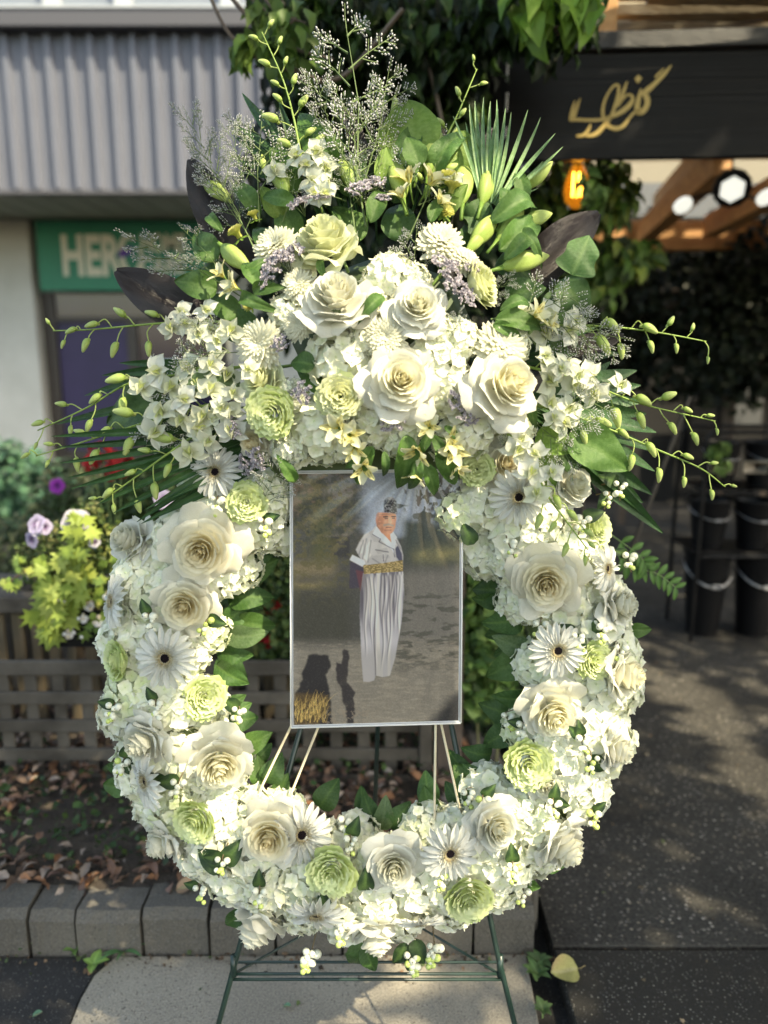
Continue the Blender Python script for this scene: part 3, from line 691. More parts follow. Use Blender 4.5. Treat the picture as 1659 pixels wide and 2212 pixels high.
for (u, v, r) in ((615, 578, 46), (640, 560, 36), (958, 588, 38), (975, 628, 40), (1005, 650, 30), (775, 425, 36), (810, 410, 32), (652, 452, 30), (700, 435, 26), (612, 745, 26), (660, 848, 30), (985, 862, 34), (1005, 895, 30), (845, 905, 32), (565, 985, 34),
                  (515, 925, 26), (540, 1000, 28), (825, 440, 24), (1015, 590, 24), (585, 610, 28)):
    sput('statice_cluster', STAT[rnd.randrange(3)], u, v, r, z=zs(u, v) + .02, label='papery lavender white statice cluster')
# long elements: from a foot point near the centre out to a tip, both read in the wreath plane
def along(name, me, u0, v0, u1, v1, z0=None, z1=None, wd=1.0, label=None, face=None, ln=None):
    z0 = zs(u0, v0) if z0 is None else z0; z1 = zs(u1, v1) if z1 is None else z1
    a, b = L(u0, v0, z0), L(u1, v1, z1); d = b - a; s = np.linalg.norm(d) if ln is None else ln
    f = Vector(face) if face is not None else Vector((rnd.uniform(-.35, .35), rnd.uniform(-.2, .2), 1))
    return wput(name, me, spray, soff, frame(f - Vector(d / np.linalg.norm(d)) * f.dot(Vector(d / np.linalg.norm(d))), 0, (s * wd, s, s), a, up=Vector(d)), label=label)
for (u0, v0, u1, v1, w) in ((870, 430, 850, 345, 1.0), (1040, 440, 1062, 360, 1.0), (970, 350, 985, 275, .9), (700, 400, 690, 330, 1.0), (1075, 520, 1130, 455, 1.0), (620, 420, 590, 350, 1.0), (1090, 470, 1135, 400, .9), (442, 395, 505, 440, 1.1), (480, 532, 545, 585, 1.1), (770, 408, 733, 345, 1.1), (925, 385, 947, 275, 1.0), (998, 440, 1005, 355, 1.0), (1130, 408, 1193, 350, 1.05), (1018, 530, 1072, 465, 1.1),
                            (1122, 490, 1192, 462, 1.0), (1085, 578, 1185, 553, 1.0), (858, 315, 852, 207, .9), (572, 372, 566, 333, 1.2), (905, 372, 938, 290, .9), (1008, 545, 1050, 500, 1.0)):
    along('lily_bud', LILY, u0, v0, u1, v1, wd=w * 1.05, label=None)
# broad leaves
for (me, u0, v0, u1, v1, w, z, lb) in (
    (LEAF_LIGHT, 890, 345, 878, 208, 1.35, .07, 'bright green lemon leaf lit from behind'), (LEAF_LIGHT, 975, 400, 1005, 275, 1.25, .06, 'bright green lemon leaf lit from behind'),
    (LEAF[0], 470, 625, 375, 605, 1.0, .10, None), (LEAF[1], 400, 870, 212, 905, .95, .05, None), (LEAF[0], 450, 815, 330, 850, .9, .07, None), (LEAF_SAGE, 520, 832, 385, 825, .75, .12, None),
    (LEAF_LIGHT, 700, 430, 668, 345, .7, .06, None), (LEAF_LIGHT, 825, 400, 835, 310, .7, .08, None), (LEAF_LIGHT, 950, 470, 1010, 395, .7, .09, None), (LEAF_LIGHT, 610, 470, 560, 400, .7, .07, None), (LEAF[2], 740, 420, 790, 330, .8, .05, None), (LEAF_LONG[0], 860, 400, 905, 250, 1.6, .06, None), (LEAF_LONG[1], 930, 400, 1010, 260, 1.6, .06, None), (LEAF_LONG[0], 740, 400, 640, 230, 1.5, .04, None),
    (LEAF_LONG[0], 640, 420, 585, 300, 1.6, .05, None), (LEAF_LONG[1], 690, 400, 690, 280, 1.6, .05, None), (LEAF_LONG[0], 960, 420, 975, 300, 1.8, .05, None), (LEAF[1], 1020, 420, 1040, 330, .9, .04, None), (LEAF_LONG[1], 560, 470, 500, 380, 1.8, .06, None),
    (LEAF_IVY, 1235, 595, 1275, 505, 1.1, .09, 'lobed ivy leaf wet with drops'), (LEAF[2], 1210, 605, 1275, 690, .9, .08, None), (LEAF[0], 1230, 935, 1362, 1015, .95, .09, None), (LEAF_LIGHT, 1160, 935, 1240, 975, 1.1, .08, None),
    (LEAF[1], 1195, 960, 1255, 1030, .9, .05, None), (LEAF_LIGHT, 1150, 960, 1195, 1080, .8, .06, None), (LEAF[1], 680, 790, 625, 780, 1.4, .19, None), (LEAF[0], 735, 860, 640, 790, .8, .16, None), (LEAF[0], 790, 660, 840, 710, 1.0, .15, None),
    (LEAF[2], 1075, 560, 1150, 600, 1.0, .07, None), (LEAF_IVY, 1055, 500, 1010, 430, 1.1, .09, None), (LEAF[1], 1010, 490, 1060, 420, 1.0, .08, None), (LEAF[0], 470, 560, 415, 500, 1.0, .08, None), (LEAF[1], 500, 600, 420, 580, .9, .07, None),
    (LEAF[0], 905, 360, 880, 290, 1.1, .10, None), (LEAF[1], 850, 440, 900, 340, .9, .07, None), (LEAF[2], 1170, 690, 1260, 640, .9, .07, None), (LEAF[1], 600, 560, 545, 480, .8, .09, None), (LEAF[0], 780, 520, 720, 440, 1.0, .07, None),
    (LEAF[2], 870, 520, 850, 430, 1.0, .07, None), (LEAF[0], 640, 520, 600, 430, 1.0, .06, None), (LEAF[1], 1000, 560, 1030, 470, 1.1, .07, None), (LEAF[2], 1090, 640, 1180, 620, .9, .08, None), (LEAF[0], 520, 680, 440, 640, .9, .08, None),
    (LEAF[1], 1085, 1000, 1200, 1010, .9, .04, None), (LEAF[2], 560, 700, 470, 720, 1.0, .07, None), (LEAF[0], 1130, 700, 1230, 760, 1.0, .05, None)):
    along('leaf', me, u0, v0, u1, v1, z0=z, z1=z + rnd.uniform(-.02, .02), wd=w, label=lb)
for (u0, v0, u1, v1, k) in ((800, 985, 745, 1010, 0), (805, 965, 765, 1050, 0), (830, 975, 832, 1035, 1), (880, 940, 865, 1065, 0), (905, 985, 885, 1070, 1), (915, 1000, 945, 1075, 0), (935, 940, 975, 1010, 1), (950, 960, 985, 1055, 0), (930, 935, 905, 985, 0),
                            (960, 920, 1000, 960, 1), (1065, 700, 1130, 730, 0), (1070, 690, 1180, 705, 0), (1080, 670, 1160, 650, 1), (530, 600, 580, 555, 0), (520, 640, 590, 670, 1), (560, 620, 520, 560, 0), (1090, 560, 1160, 500, 1), (1080, 540, 1175, 465, 0),
                            (1110, 500, 1180, 560, 1), (1130, 440, 1120, 360, 0), (1085, 470, 1095, 390, 1), (930, 480, 960, 420, 0), (700, 600, 690, 545, 1), (545, 625, 610, 620, 0), (1060, 480, 1180, 425, 1), (640, 440, 560, 420, 0),
                            (830, 640, 760, 700, 1), (1145, 850, 1155, 930, 1), (640, 1040, 600, 985, 0), (480, 500, 440, 455, 1), (800, 480, 830, 400, 0)):
    along('leaf', LEAF_LONG[k], u0, v0, u1, v1, z0=zs(u0, v0) + .02, z1=zs(u1, v1) + .03, wd=1.5)
# black ti leaves
def ti_leaf(seed):
    g = random.Random(seed); nt, ns = 16, 9; v = []
    for i in range(nt):
        t = i / (nt - 1); w = .17 * math.sin(math.pi * (.12 + .86 * t)) ** .7
        for j in range(ns):
            s = j / (ns - 1) * 2 - 1; v.append((s * w, t, .5 * w * (1 - abs(s)) * -1 + .12 * math.sin(t * 2.6) + .012 * math.sin(9 * t + 4 * s)))
    m = MB(); m.add(v, gridfaces(nt, ns), (1, 1, 1)); return m.mesh('black_leaf', M_['black_leaf'])
TI = [ti_leaf(1), ti_leaf(2)]
for (u0, v0, u1, v1, w, z) in ((545, 590, 415, 350, 1.0, .03), (520, 575, 440, 470, 1.2, .04), (480, 720, 255, 590, 1.15, .04), (530, 700, 420, 650, 1.3, .05), (1120, 620, 1290, 465, 1.25, .04), (1130, 640, 1250, 500, 1.0, .03), (1150, 800, 1345, 728, .8, .02),
                             (790, 380, 745, 235, .8, .02), (830, 380, 830, 250, .8, .03), (1010, 430, 1060, 280, .8, .0), (660, 440, 610, 300, .8, .02)):
    along('black_leaf', TI[rnd.randrange(2)], u0, v0, u1, v1, z0=z, z1=z, wd=w, label='glossy black cordyline leaf')
# palm leaflets
def leaflet(seed):
    g = random.Random(seed); nt = 14; v = []; c = []
    for i in range(nt):
        t = i / (nt - 1); w = .035 * math.sin(math.pi * (.12 + .87 * t)) ** .8
        for j, s in enumerate((-1, -.4, 0, .4, 1)):
            v.append((s * w, t, .9 * abs(s) * w - .10 * t * t)); c.append(mixc((.03, .08, .03), (.06, .14, .05), .5 * (j % 2) + .5 * abs(math.sin(t * 4))))
    m = MB(); m.add(v, gridfaces(nt, 5), np.array(c)); return m
leafl = leaflet(1).mesh('leaflet', M_['leaf'])
lp = MB(); lp.merge(leaflet(2), c=(7.5, 4.6, 7.0)); leafl_pale = lp.mesh('leaflet', M_['leaf'])
def palm(label, base_u, base_v, tips, z0, z1, me, w=1.0, foot=None):
    fu, fv = foot or (825, 760); st = MB(); v, f = tube([L(fu, fv, .03), L(base_u, base_v, z0)], .003, 5); st.add(v, f, (.2, .3, .1))
    o = wput('palm_frond', st.mesh('palm_stalk', M_['stem']), spray, soff, Matrix(), label=label); oi = o.matrix_basis.inverted() @ Matrix.Translation(-soff)
    for (u0, v0, u1, v1) in tips:
        a, b = L(u0, v0, z0), L(u1, v1, z1 + rnd.uniform(-.02, .02)); d = b - a; s = np.linalg.norm(d); dn = Vector(d / s); fc = Vector((rnd.uniform(-.7, .7), rnd.uniform(-.5, .5), 1)); fc = fc - dn * fc.dot(dn)
        link('leaflet', me, o, oi @ frame(fc, 0, (w * min(s, .22), s, s * .8), a, up=Vector(d)))
palm('dark palm frond fanning out at the upper left', 660, 370, [(660, 370, 510, 198), (655, 372, 560, 235), (650, 380, 500, 250), (645, 385, 498, 290), (640, 395, 490, 330), (640, 400, 520, 365), (650, 365, 600, 210), (648, 392, 545, 330), (640, 390, 500, 272)], .05, .03, leafl, 1.6)
palm('pale upright palm frond beside the sign', 1060, 450, [(1045, 440, 1008, 215), (1050, 440, 1020, 205), (1053, 440, 1035, 200), (1055, 440, 1055, 206), (1060, 440, 1082, 204), (1063, 440, 1115, 235), (1068, 442, 1182, 250), (1070, 444, 1225, 315), (1070, 450, 1130, 350), (1040, 440, 985, 240), (1075, 455, 1165, 400), (1064, 441, 1150, 230), (1067, 443, 1205, 280), (1055, 440, 1068, 225), (1048, 441, 1000, 255), (1061, 440, 1098, 222), (1072, 448, 1180, 345)], .085, .06, leafl_pale, .62)
tl = [(500 + 6 * k, 925 + 6 * k, uu, vv) for k, (uu, vv) in enumerate(((105, 940), (118, 975), (125, 1008), (140, 1040), (150, 1058), (200, 1085), (240, 1105), (290, 1125), (310, 1095), (335, 1108), (372, 1072), (395, 1045), (420, 1010), (300, 1128)))]
palm('dark palm frond sweeping down at the left', 500, 925, tl, .07, .115, leafl, .95)
palm('palm leaflets reaching left behind the orchids', 430, 820, [(430, 800, 170, 846), (430, 790, 215, 812), (440, 785, 250, 786), (440, 800, 240, 870), (430, 860, 110, 905)], .02, .0, leafl, 1.3)
tr = [(1150, 860 + 4 * k, uu, vv) for k, (uu, vv) in enumerate(((1385, 795), (1395, 830), (1400, 865), (1405, 900), (1430, 925), (1425, 965), (1430, 1010), (1415, 1075), (1428, 1120), (1440, 1160), (1400, 1090), (1350, 1075), (1330, 780), (1300, 1060)))]
palm('broad bluish palm frond at the right', 1150, 870, tr, .03, -.01, leafl, 2.4)
palm('palm leaflets at the right between the black leaves', 1130, 760, [(1130, 760, 1290, 700), (1130, 770, 1330, 740), (1135, 780, 1345, 760), (1130, 750, 1260, 680)], .03, .0, leafl, 2.2)
for k in range(26):                                       # grass blades rising through the top
    u1 = rnd.uniform(560, 1060); v1 = rnd.uniform(240, 400); along('grass_blade', leafl, lerp(u1, 820, .45), 520, u1, v1, z0=.05, z1=rnd.uniform(0, .06), wd=.5)
# limonium mist
for (u0, v0, u1, v1, w) in ((520, 470, 412, 262, .55), (545, 440, 500, 285, .6), (520, 480, 440, 330, .6), (560, 480, 565, 270, .8), (520, 640, 285, 515, .35), (500, 620, 400, 500, .45), (770, 420, 748, 62, .7), (780, 420, 838, 165, .6), (760, 400, 690, 195, .55), (790, 490, 765, 250, .9), (800, 430, 850, 225, .5),
                            (770, 520, 720, 330, .8), (880, 520, 950, 300, .7), (870, 660, 900, 500, .7), (900, 720, 850, 560, .6), (640, 740, 600, 640, .8), (640, 830, 620, 980, .6), (1060, 690, 1240, 640, 1.0), (1080, 700, 1290, 700, .8), (1130, 930, 1290, 870, .9), (1140, 900, 1240, 1000, .8), (1150, 690, 1340, 730, .7),
                            (540, 720, 400, 700, .5), (540, 760, 400, 760, .8), (520, 850, 340, 820, .9), (530, 880, 320, 890, .8), (520, 900, 380, 940, .7), (760, 790, 770, 690, .6), (660, 900, 630, 830, .6), (960, 760, 990, 680, .6), (1100, 1000, 1090, 920, .7), (560, 1120, 600, 1010, .8), (610, 480, 640, 360, .9), (470, 590, 400, 560, .4),
                            (590, 1080, 560, 1180, .6), (560, 560, 470, 400, .7), (545, 520, 460, 390, .6), (790, 450, 800, 340, .8), (760, 450, 740, 350, .8), (1010, 660, 1100, 610, .6)):
    along('limonium_sprig', LIMO[rnd.randrange(3)], u0, v0, u1, v1, z0=zs(u0, v0) + .0, z1=zs(u1, v1) + rnd.uniform(.0, .05), wd=w * 1.15)
for (u, v, r, n) in ((735, 925, 42, (-.3, -.1, .9)), (765, 965, 36, (.1, -.6, .8)), (785, 1005, 38, (.1, -.6, .8)), (755, 940, 40, (0, 0, 1)), (975, 975, 40, (.2, -.2, 1)), (905, 965, 44, (-.4, -.7, .6)), (965, 950, 40, (.5, -.3, .8)), (928, 925, 34, (-.2, .1, 1)), (985, 1000, 34, (.3, -.8, .4)), (515, 625, 40, (-.7, .2, .6)), (485, 600, 34, (-.6, .6, .5)), (885, 400, 44, (-.2, .9, .3)),
                     (925, 405, 44, (.5, .8, .3)), (1150, 685, 38, (.6, .2, .6)), (900, 1015, 36, (-.3, -.9, .3)), (945, 445, 36, (.5, .6, .5)), (1180, 700, 30, (.8, 0, .5)), (870, 430, 34, (-.4, .8, .4))):
    sput('alstroemeria', ALST[rnd.randrange(2)], u, v, r * 1.15, n, z=zs(u, v) + .025, label='cream and yellow streaked alstroemeria bloom')
for (u, v, r, n) in ((515, 508, 30, (-.5, .7, .5)), (968, 392, 34, (0, .9, .4)), (550, 470, 22, (-.3, .8, .4)), (962, 462, 26, (.3, .3, .8)), (540, 660, 22, (-.4, -.1, 1)), (975, 412, 30, (.2, .9, .3))):
    st = sput('dahlia_bud', DBUD, u, v, r, n, z=zs(u, v) + .02)
# dendrobium orchid stems
og = random.Random(77)
def orchid(path, nb, nf, z0=.07, z1=.06, size=1.0, label=None, droop=(0, -1)):
    pts = curve([L(u, v, lerp(z0, z1, i / (len(path) - 1))) for i, (u, v) in enumerate(path)], 8); n = len(pts)
    m = MB(); v, f = tube(pts, np.linspace(.0028, .0011, n), 5); m.add(v, f, (.26, .38, .10))
    seg = np.cumsum([0] + [np.linalg.norm(pts[i + 1] - pts[i]) for i in range(n - 1)]); seg /= seg[-1]
    at = lambda t: np.array([np.interp(t, seg, pts[:, k]) for k in range(3)]); todo = []
    tot = nb + nf
    for k in range(tot):
        t = min(.99, lerp(.06, .985, (k / (tot - 1)) ** 1.1) + og.uniform(-.018, .018)); p = at(t); d = at(min(1, t + .03)) - at(t - .03); d /= np.linalg.norm(d); s = 1 if k % 2 else -1
        side = np.cross(d, (0, 0, 1.0)) * s + np.array((0, 0, og.uniform(0, .5))) + d * .7; side /= np.linalg.norm(side)
        flower = k < nf; sc_ = lerp(1, .35, max(0, (k - nf) / max(1, nb))) if not flower else 1
        ln = (.024 if not flower else .020) * (.5 + .5 * sc_) * size; hang = np.array((droop[0] + og.uniform(-.6, .6), droop[1] * og.uniform(.2, 1.2), .1)); ln *= og.uniform(.6, 1.25)
        c1 = p + side * ln * .7; e = p + side * ln + hang * ln * .5
        v, f = tube(curve([p, c1, e], 4), .0011, 4); m.add(v, f, (.42, .52, .18)); todo.append((flower, e, side, hang, sc_))
    o = wput('orchid_stem', m.mesh('orchid_stem', M_['bud']), spray, soff, Matrix(), label=label); oi = o.matrix_basis.inverted() @ Matrix.Translation(-soff)
    for (flower, e, side, hang, s_) in todo:
        if flower:
            nn = Vector((side[0] * .4 + og.uniform(-.3, .3), side[1] * .4 + og.uniform(-.4, .3), 1)); link('blossom', ORCH[og.randrange(3)], o, oi @ frame(nn, og.uniform(-.6, .6), .031 * size * og.uniform(.8, 1.12), e + np.array((0, 0, .014))))
        else:
            dd = Vector(hang * .8 + side * .8 + np.array((0, 0, og.uniform(-.2, .4)))); link('bud', OBUD, o, oi @ frame((0.1, 0.05, 1), 0, .032 * s_ ** .8 * size * og.uniform(.75, 1.2), e, up=dd))
orchid([(505, 700), (440, 694), (330, 700), (200, 712), (115, 715)], 9, 5, .10, .05, label='orchid stem reaching left above the wreath')
orchid([(540, 790), (430, 805), (286, 826), (190, 880), (82, 930)], 8, 7, .12, .05)
orchid([(540, 850), (412, 885), (304, 916), (179, 955), (78, 985)], 9, 7, .13, .06)
orchid([(540, 910), (450, 925), (358, 984), (304, 1023), (218, 1084)], 9, 5, .12, .09)
orchid([(658, 380), (645, 310), (633, 250), (611, 172), (566, 70)], 13, 1, .07, .05, droop=(0, .3), label='tall upright orchid stem with green buds')
orchid([(700, 440), (690, 380), (668, 330)], 1, 6, .09, .07, size=.95)
orchid([(925, 425), (962, 304), (987, 251), (1030, 150)], 9, 0, .07, .05, size=.85, droop=(0, .3))
orchid([(1100, 700), (1197, 703), (1316, 706), (1423, 719), (1525, 738)], 9, 5, .10, .05)
orchid([(1130, 790), (1219, 812), (1280, 832), (1387, 873), (1545, 910)], 9, 7, .12, .05, label='orchid stem reaching far to the right')
orchid([(1140, 870), (1226, 894), (1298, 920), (1423, 973), (1513, 1012), (1566, 1052)], 12, 3, .11, .06)
orchid([(1095, 935), (1140, 990), (1183, 1070), (1215, 1115), (1270, 1188)], 8, 6, .14, .15, size=.9, label='orchid stem hanging down over the right shoulder')
for (u, v, r) in ((500, 715, 34), (470, 735, 34), (455, 790, 32), (540, 800, 30), (430, 720, 30), (505, 850, 30), (480, 880, 30), (400, 700, 30), (385, 890, 32), (330, 955, 30), (430, 930, 32), (1250, 810, 32), (1210, 800, 30), (595, 375, 30), (1180, 770, 28), (1195, 905, 28), (700, 420, 30), (980, 385, 26)):
    sput('orchid_blossom', ORCH[og.randrange(3)], u, v, r, (og.uniform(-.4, .4), og.uniform(-.5, .2), 1), spin=og.uniform(-.6, .6), z=zs(u, v) + .035)

# ------------------------------------------------------------------ wire easel stand (three legs), photo board, sticks
es, eoff = wroot('easel_stand', 'dark green wire easel stand carrying the wreath on three legs', 'stand', L(800, 2500, -.06) * np.array((1, 1, 1)))
def wire(name, pts, r=.0045, **k):
    m = MB(); v, f = tube(pts, r, 8); m.add(v, f); return wput(name, m.mesh(name, M_['wire']), es, eoff, Matrix(), **k)
apex = L(838, 950, -.07)
def foot(u, v):                                          # a point of the leg line carried on to the ground
    return L(u, v, -.035)
lf, rf = foot(402, 2520), foot(1188, 2520)
gz = lambda p: (MF @ Vector(p)).z
def to_ground(a, b):
    za, zb = gz(a), gz(b); t = (za - .004) / (za - zb); return a + (b - a) * t
L1, L2 = foot(516, 2050), foot(474, 2205); R1, R2 = foot(1072, 2050), foot(1110, 2205)
lg = to_ground(L1, L2); rg = to_ground(R1, R2)
wire('leg', [apex - (.012, 0, 0), L1, lg], .0052); wire('leg', [apex + (.012, 0, 0), R1, rg], .0052)
Mi = MF.inverted(); back = np.array(Mi @ Vector((-.035, 1.66, .004))); wire('leg', [apex, back], .005)
for (v_, dz) in ((2103, 0), (2115, 0)):
    wire('crossbar', [foot(496, v_), foot(1086, v_)], .0028)
bk = np.array(Mi @ Vector((-.035, 1.645, .16))); wire('brace', [foot(496, 2108), bk], .0026); wire('brace', [foot(1086, 2108), bk], .0026)
wire('crossbar', [foot(500, 2098) - (0, 0, .03), foot(1080, 2098) - (0, 0, .03)], .0026)
for (u, v) in ((505, 2085), (1080, 2085)): wire('clip', [foot(u, v) + (0, .02, 0), foot(u, v) - (0, .02, 0)], .0062)
# ------------------------------------------------------------------ the framed print
PWN, PHN = 300, 452
def paint_print():
    ss = 2; w, h = PWN * ss, PHN * ss; Y, X = np.mgrid[0:h, 0:w]; x = X / w * 1092 + 280; y = Y / h * 1657 + 65
    g = np.random.default_rng(3)
    def noise(sx, sy, seed=0, oc=3):
        out = np.zeros((h, w)); amp = 1; tot = 0
        for o in range(oc):
            r = np.random.default_rng(seed * 11 + o); nx, ny = max(2, int(1092 / sx * 2 ** o)) + 2, max(2, int(1657 / sy * 2 ** o)) + 2; G_ = r.random((ny, nx))
            fx = (x - 280) / 1092 * (nx - 2); fy = (y - 65) / 1657 * (ny - 2); ix = fx.astype(int).clip(0, nx - 2); iy = fy.astype(int).clip(0, ny - 2); tx = fx - ix; ty = fy - iy
            tx = tx * tx * (3 - 2 * tx); ty = ty * ty * (3 - 2 * ty)
            out += amp * ((G_[iy, ix] * (1 - tx) + G_[iy, ix + 1] * tx) * (1 - ty) + (G_[iy + 1, ix] * (1 - tx) + G_[iy + 1, ix + 1] * tx) * ty); tot += amp; amp *= .55
        return out / tot
    img = np.zeros((h, w, 3))
    def put(mask, c, a=1.0):
        m = (np.clip(mask, 0, 1) * a)[..., None]; img[:] = img * (1 - m) + np.asarray(c, float) * m
    def sm(e0, e1, q): t = np.clip((q - e0) / (e1 - e0), 0, 1); return t * t * (3 - 2 * t)
    def poly(pts, soft=0):
        P = np.array(pts, float); ins = np.zeros((h, w), bool); j = len(P) - 1
        for i in range(len(P)):
            xi, yi = P[i]; xj, yj = P[j]
            with np.errstate(divide='ignore', invalid='ignore'): c = ((yi > y) != (yj > y)) & (x < (xj - xi) * (y - yi) / (yj - yi + 1e-9) + xi)
            ins ^= c; j = i
        m = ins.astype(float)
        for _ in range(soft): m = (m + np.roll(m, 2, 0) + np.roll(m, -2, 0) + np.roll(m, 2, 1) + np.roll(m, -2, 1)) / 5
        return m
    n1, n2, n3 = noise(160, 120, 1), noise(60, 40, 2), noise(14, 14, 4)
    wx = 26 * (noise(70, 70, 40) - .5) + 10 * (noise(22, 22, 41) - .5); wy = 26 * (noise(70, 70, 42) - .5) + 10 * (noise(22, 22, 43) - .5)
    x_, y_ = x, y
    def wpoly(pts, soft=0):
        nonlocal x, y
        x, y = x_ + wx * 1.4, y_ + wy * 1.4; m = poly(pts, soft); x, y = x_, y_; return m
    # far: sky, dark tree masses, dry field, path
    img[:] = (.085, .085, .082)
    put(sm(620, 100, y), (.12, .12, .13)); put(sm(.45, .6, n1) * sm(700, 150, y), (.055, .06, .055))
    put(sm(480, 430, y - 120 * (n1 - .5)) * sm(700, 830, x + 60 * n2), (.30, .34, .42))
    put(sm(.50, .58, noise(120, 70, 6)) * sm(640, 250, y) * sm(900, 1000, x), (.07, .08, .075)); put(sm(380, 460, y + 90 * n1) * sm(760, 560, y) * sm(960, 1040, x), (.06, .075, .07))
    put(np.exp(-((x - 460) / 75) ** 2) * sm(720, 620, y) * sm(180, 320, y) * (.5 + n2), (.10, .105, .06)); put(poly([(530, 470), (650, 455), (650, 610), (530, 600)], 6), (.05, .05, .055)); put(poly([(470, 460), (640, 452), (640, 468), (480, 478)], 3), (.22, .20, .17), .5)
    put(np.exp(-((y - 680) / 60) ** 2) * sm(620, 500, x) * .8, (.24, .20, .13)); put(np.exp(-((y - 790) / 30) ** 2) * sm(600, 450, x) * (n2), (.30, .25, .13)); put(np.exp(-((y - 600) / 60) ** 2) * sm(1000, 1150, x) * (n2 + .2), (.24, .22, .12))
    put(sm(640, 760, y) * sm(900, 1060, x - (900 - y) * .12) * .9, (.19, .18, .17)); put(sm(760, 900, y) * sm(720, 600, x) * sm(1240, 1100, y), (.07, .07, .06))
    put(sm(1130, 1260, y + 30 * n1), (.22, .205, .185)); put(sm(.5, .62, noise(90, 30, 8)) * sm(860, 950, x) * sm(780, 900, y) * sm(1450, 1250, y), (.09, .09, .08), .8)
    put(sm(1000, 600, y) * sm(760, 560, x) * sm(.42, .62, noise(34, 26, 44)) * .75, (.13, .12, .06)); put(sm(420, 250, y) * sm(720, 480, x) * sm(.45, .62, noise(90, 50, 45)) * .8, (.15, .11, .09)); put(sm(560, 420, y) * sm(780, 660, x) * sm(.5, .6, noise(18, 18, 46)) * .5, (.035, .045, .03))
    put(sm(1130, 1200, y) * sm(.45, .7, noise(50, 12, 47)) * .5, (.30, .27, .235)); img *= (.80 + .42 * noise(5, 5, 48, 2))[..., None]
    put(sm(.52, .60, noise(26, 40, 49)) * sm(470, 380, y) * sm(1060, 1120, x), (.07, .08, .075)); put(sm(.56, .64, noise(30, 60, 50)) * sm(330, 300, y) * sm(980, 1030, x), (.10, .10, .11))
    # cast shadows of two onlookers and stones
    put(wpoly([(380, 1240), (510, 1250), (525, 1340), (490, 1390), (520, 1500), (545, 1722), (285, 1722), (285, 1560), (330, 1420)], 3), (.035, .033, .038))
    put(wpoly([(620, 1215), (650, 1225), (640, 1330), (635, 1430), (680, 1500), (685, 1722), (640, 1722), (600, 1520), (570, 1400), (560, 1290), (590, 1310)], 2), (.05, .045, .05))
    put(sm(1230, 1372, x + (y - 1722) * .9 + 120) * sm(1430, 1560, y), (.04, .04, .045)); put(sm(.55, .6, n3) * sm(1560, 1650, y) * sm(430, 520, x) * sm(900, 700, x), (.28, .24, .20), .6)
    put(poly([(290, 1500), (500, 1520), (520, 1600), (440, 1722), (290, 1722)], 12) * .6, (.16, .11, .05)); rg = random.Random(2)
    for k in range(120):
        bx, by = rg.uniform(290, 500), rg.uniform(1580, 1715); lean = rg.uniform(-40, 90); hh = rg.uniform(40, 120); t = np.clip((by - y) / hh, 0, 1); px_ = bx + lean * t * t
        put((np.abs(x - px_) < 2.2 * (1.15 - t)) * (y <= by) * (y > by - hh), np.array((.62, .46, .20)) * rg.uniform(.35, 1.1), .85)
    # the figure
    sh = lambda f: np.clip(f, 0, 1)
    folds = noise(24, 400, 12, 2)
    put(poly([(655, 640), (750, 640), (740, 720), (715, 810), (648, 812), (650, 740)], 1), (.07, .06, .09)); put(poly([(690, 690), (800, 720), (770, 860), (720, 830)], 3), (.28, .06, .06), .35)
    tro = poly([(740, 715), (1000, 708), (1008, 850), (990, 1050), (950, 1280), (915, 1400), (870, 1408), (822, 1395), (812, 1430), (775, 1440), (742, 1435), (728, 1250), (718, 1000), (722, 850)], 1)
    put(tro, (.44, .43, .47)); put(tro * sm(.52, .62, folds) * sm(1180, 900, y), (.13, .12, .15), .9); put(tro * sm(.50, .40, folds) * .7, (.56, .54, .52)); put(tro * sm(820, 740, x + (y - 720) * .05) * sm(1200, 700, y), (.10, .09, .12), .75)
    put(tro * sm(1160, 1280, y) * .55, (.30, .29, .29))
    for (fx, y0_, y1_, sl, wd_) in ((760, 730, 1300, -.02, 4), (785, 720, 1250, .02, 3), (815, 720, 1390, .0, 4), (850, 715, 1100, .02, 5), (880, 715, 1380, -.03, 4), (905, 712, 1250, -.02, 6), (932, 712, 1350, -.05, 4), (955, 712, 1100, -.02, 5), (975, 712, 1180, -.02, 4)):
        cx_ = fx + sl * (y - y0_) + 6 * np.sin(y / 60 + fx); band = sm(y0_, y0_ + 30, y) * sm(y1_, y1_ - 150, y); put(tro * np.exp(-((x - cx_) / wd_) ** 2) * band * .75, (.11, .10, .13)); put(tro * np.exp(-((x - cx_ - wd_ * 2.2) / (wd_ * 1.4)) ** 2) * band * .5, (.66, .64, .64))
    put(tro * np.exp(-((x - 822 - (y - 1400) * .02) / 4) ** 2) * sm(900, 1100, y), (.14, .13, .14), .8)
    tor = poly([(822, 405), (790, 440), (745, 462), (715, 510), (690, 560), (740, 650), (790, 680), (998, 660), (1000, 600), (985, 540), (955, 480), (930, 440), (900, 470)], 1)
    put(tor, (.46, .45, .46)); put(tor * sm(.52, .64, noise(60, 60, 15)) * .6, (.36, .35, .36)); put(poly([(948, 555), (965, 535), (992, 590), (996, 635), (975, 640), (955, 610)], 1), (.10, .10, .15))
    put(poly([(775, 470), (795, 520), (790, 600), (748, 650), (690, 610), (720, 520)], 1) * sm(.45, .6, noise(22, 60, 16)), (.62, .60, .58), .8)
    put(poly([(668, 592), (650, 625), (735, 672), (752, 650), (745, 630)], 1), (.66, .64, .66)); put(poly([(820, 562), (895, 548), (903, 578), (835, 592)], 0), (.40, .39, .40)); put(poly([(866, 592), (872, 592), (876, 640), (869, 640)], 0), (.22, .2, .22))
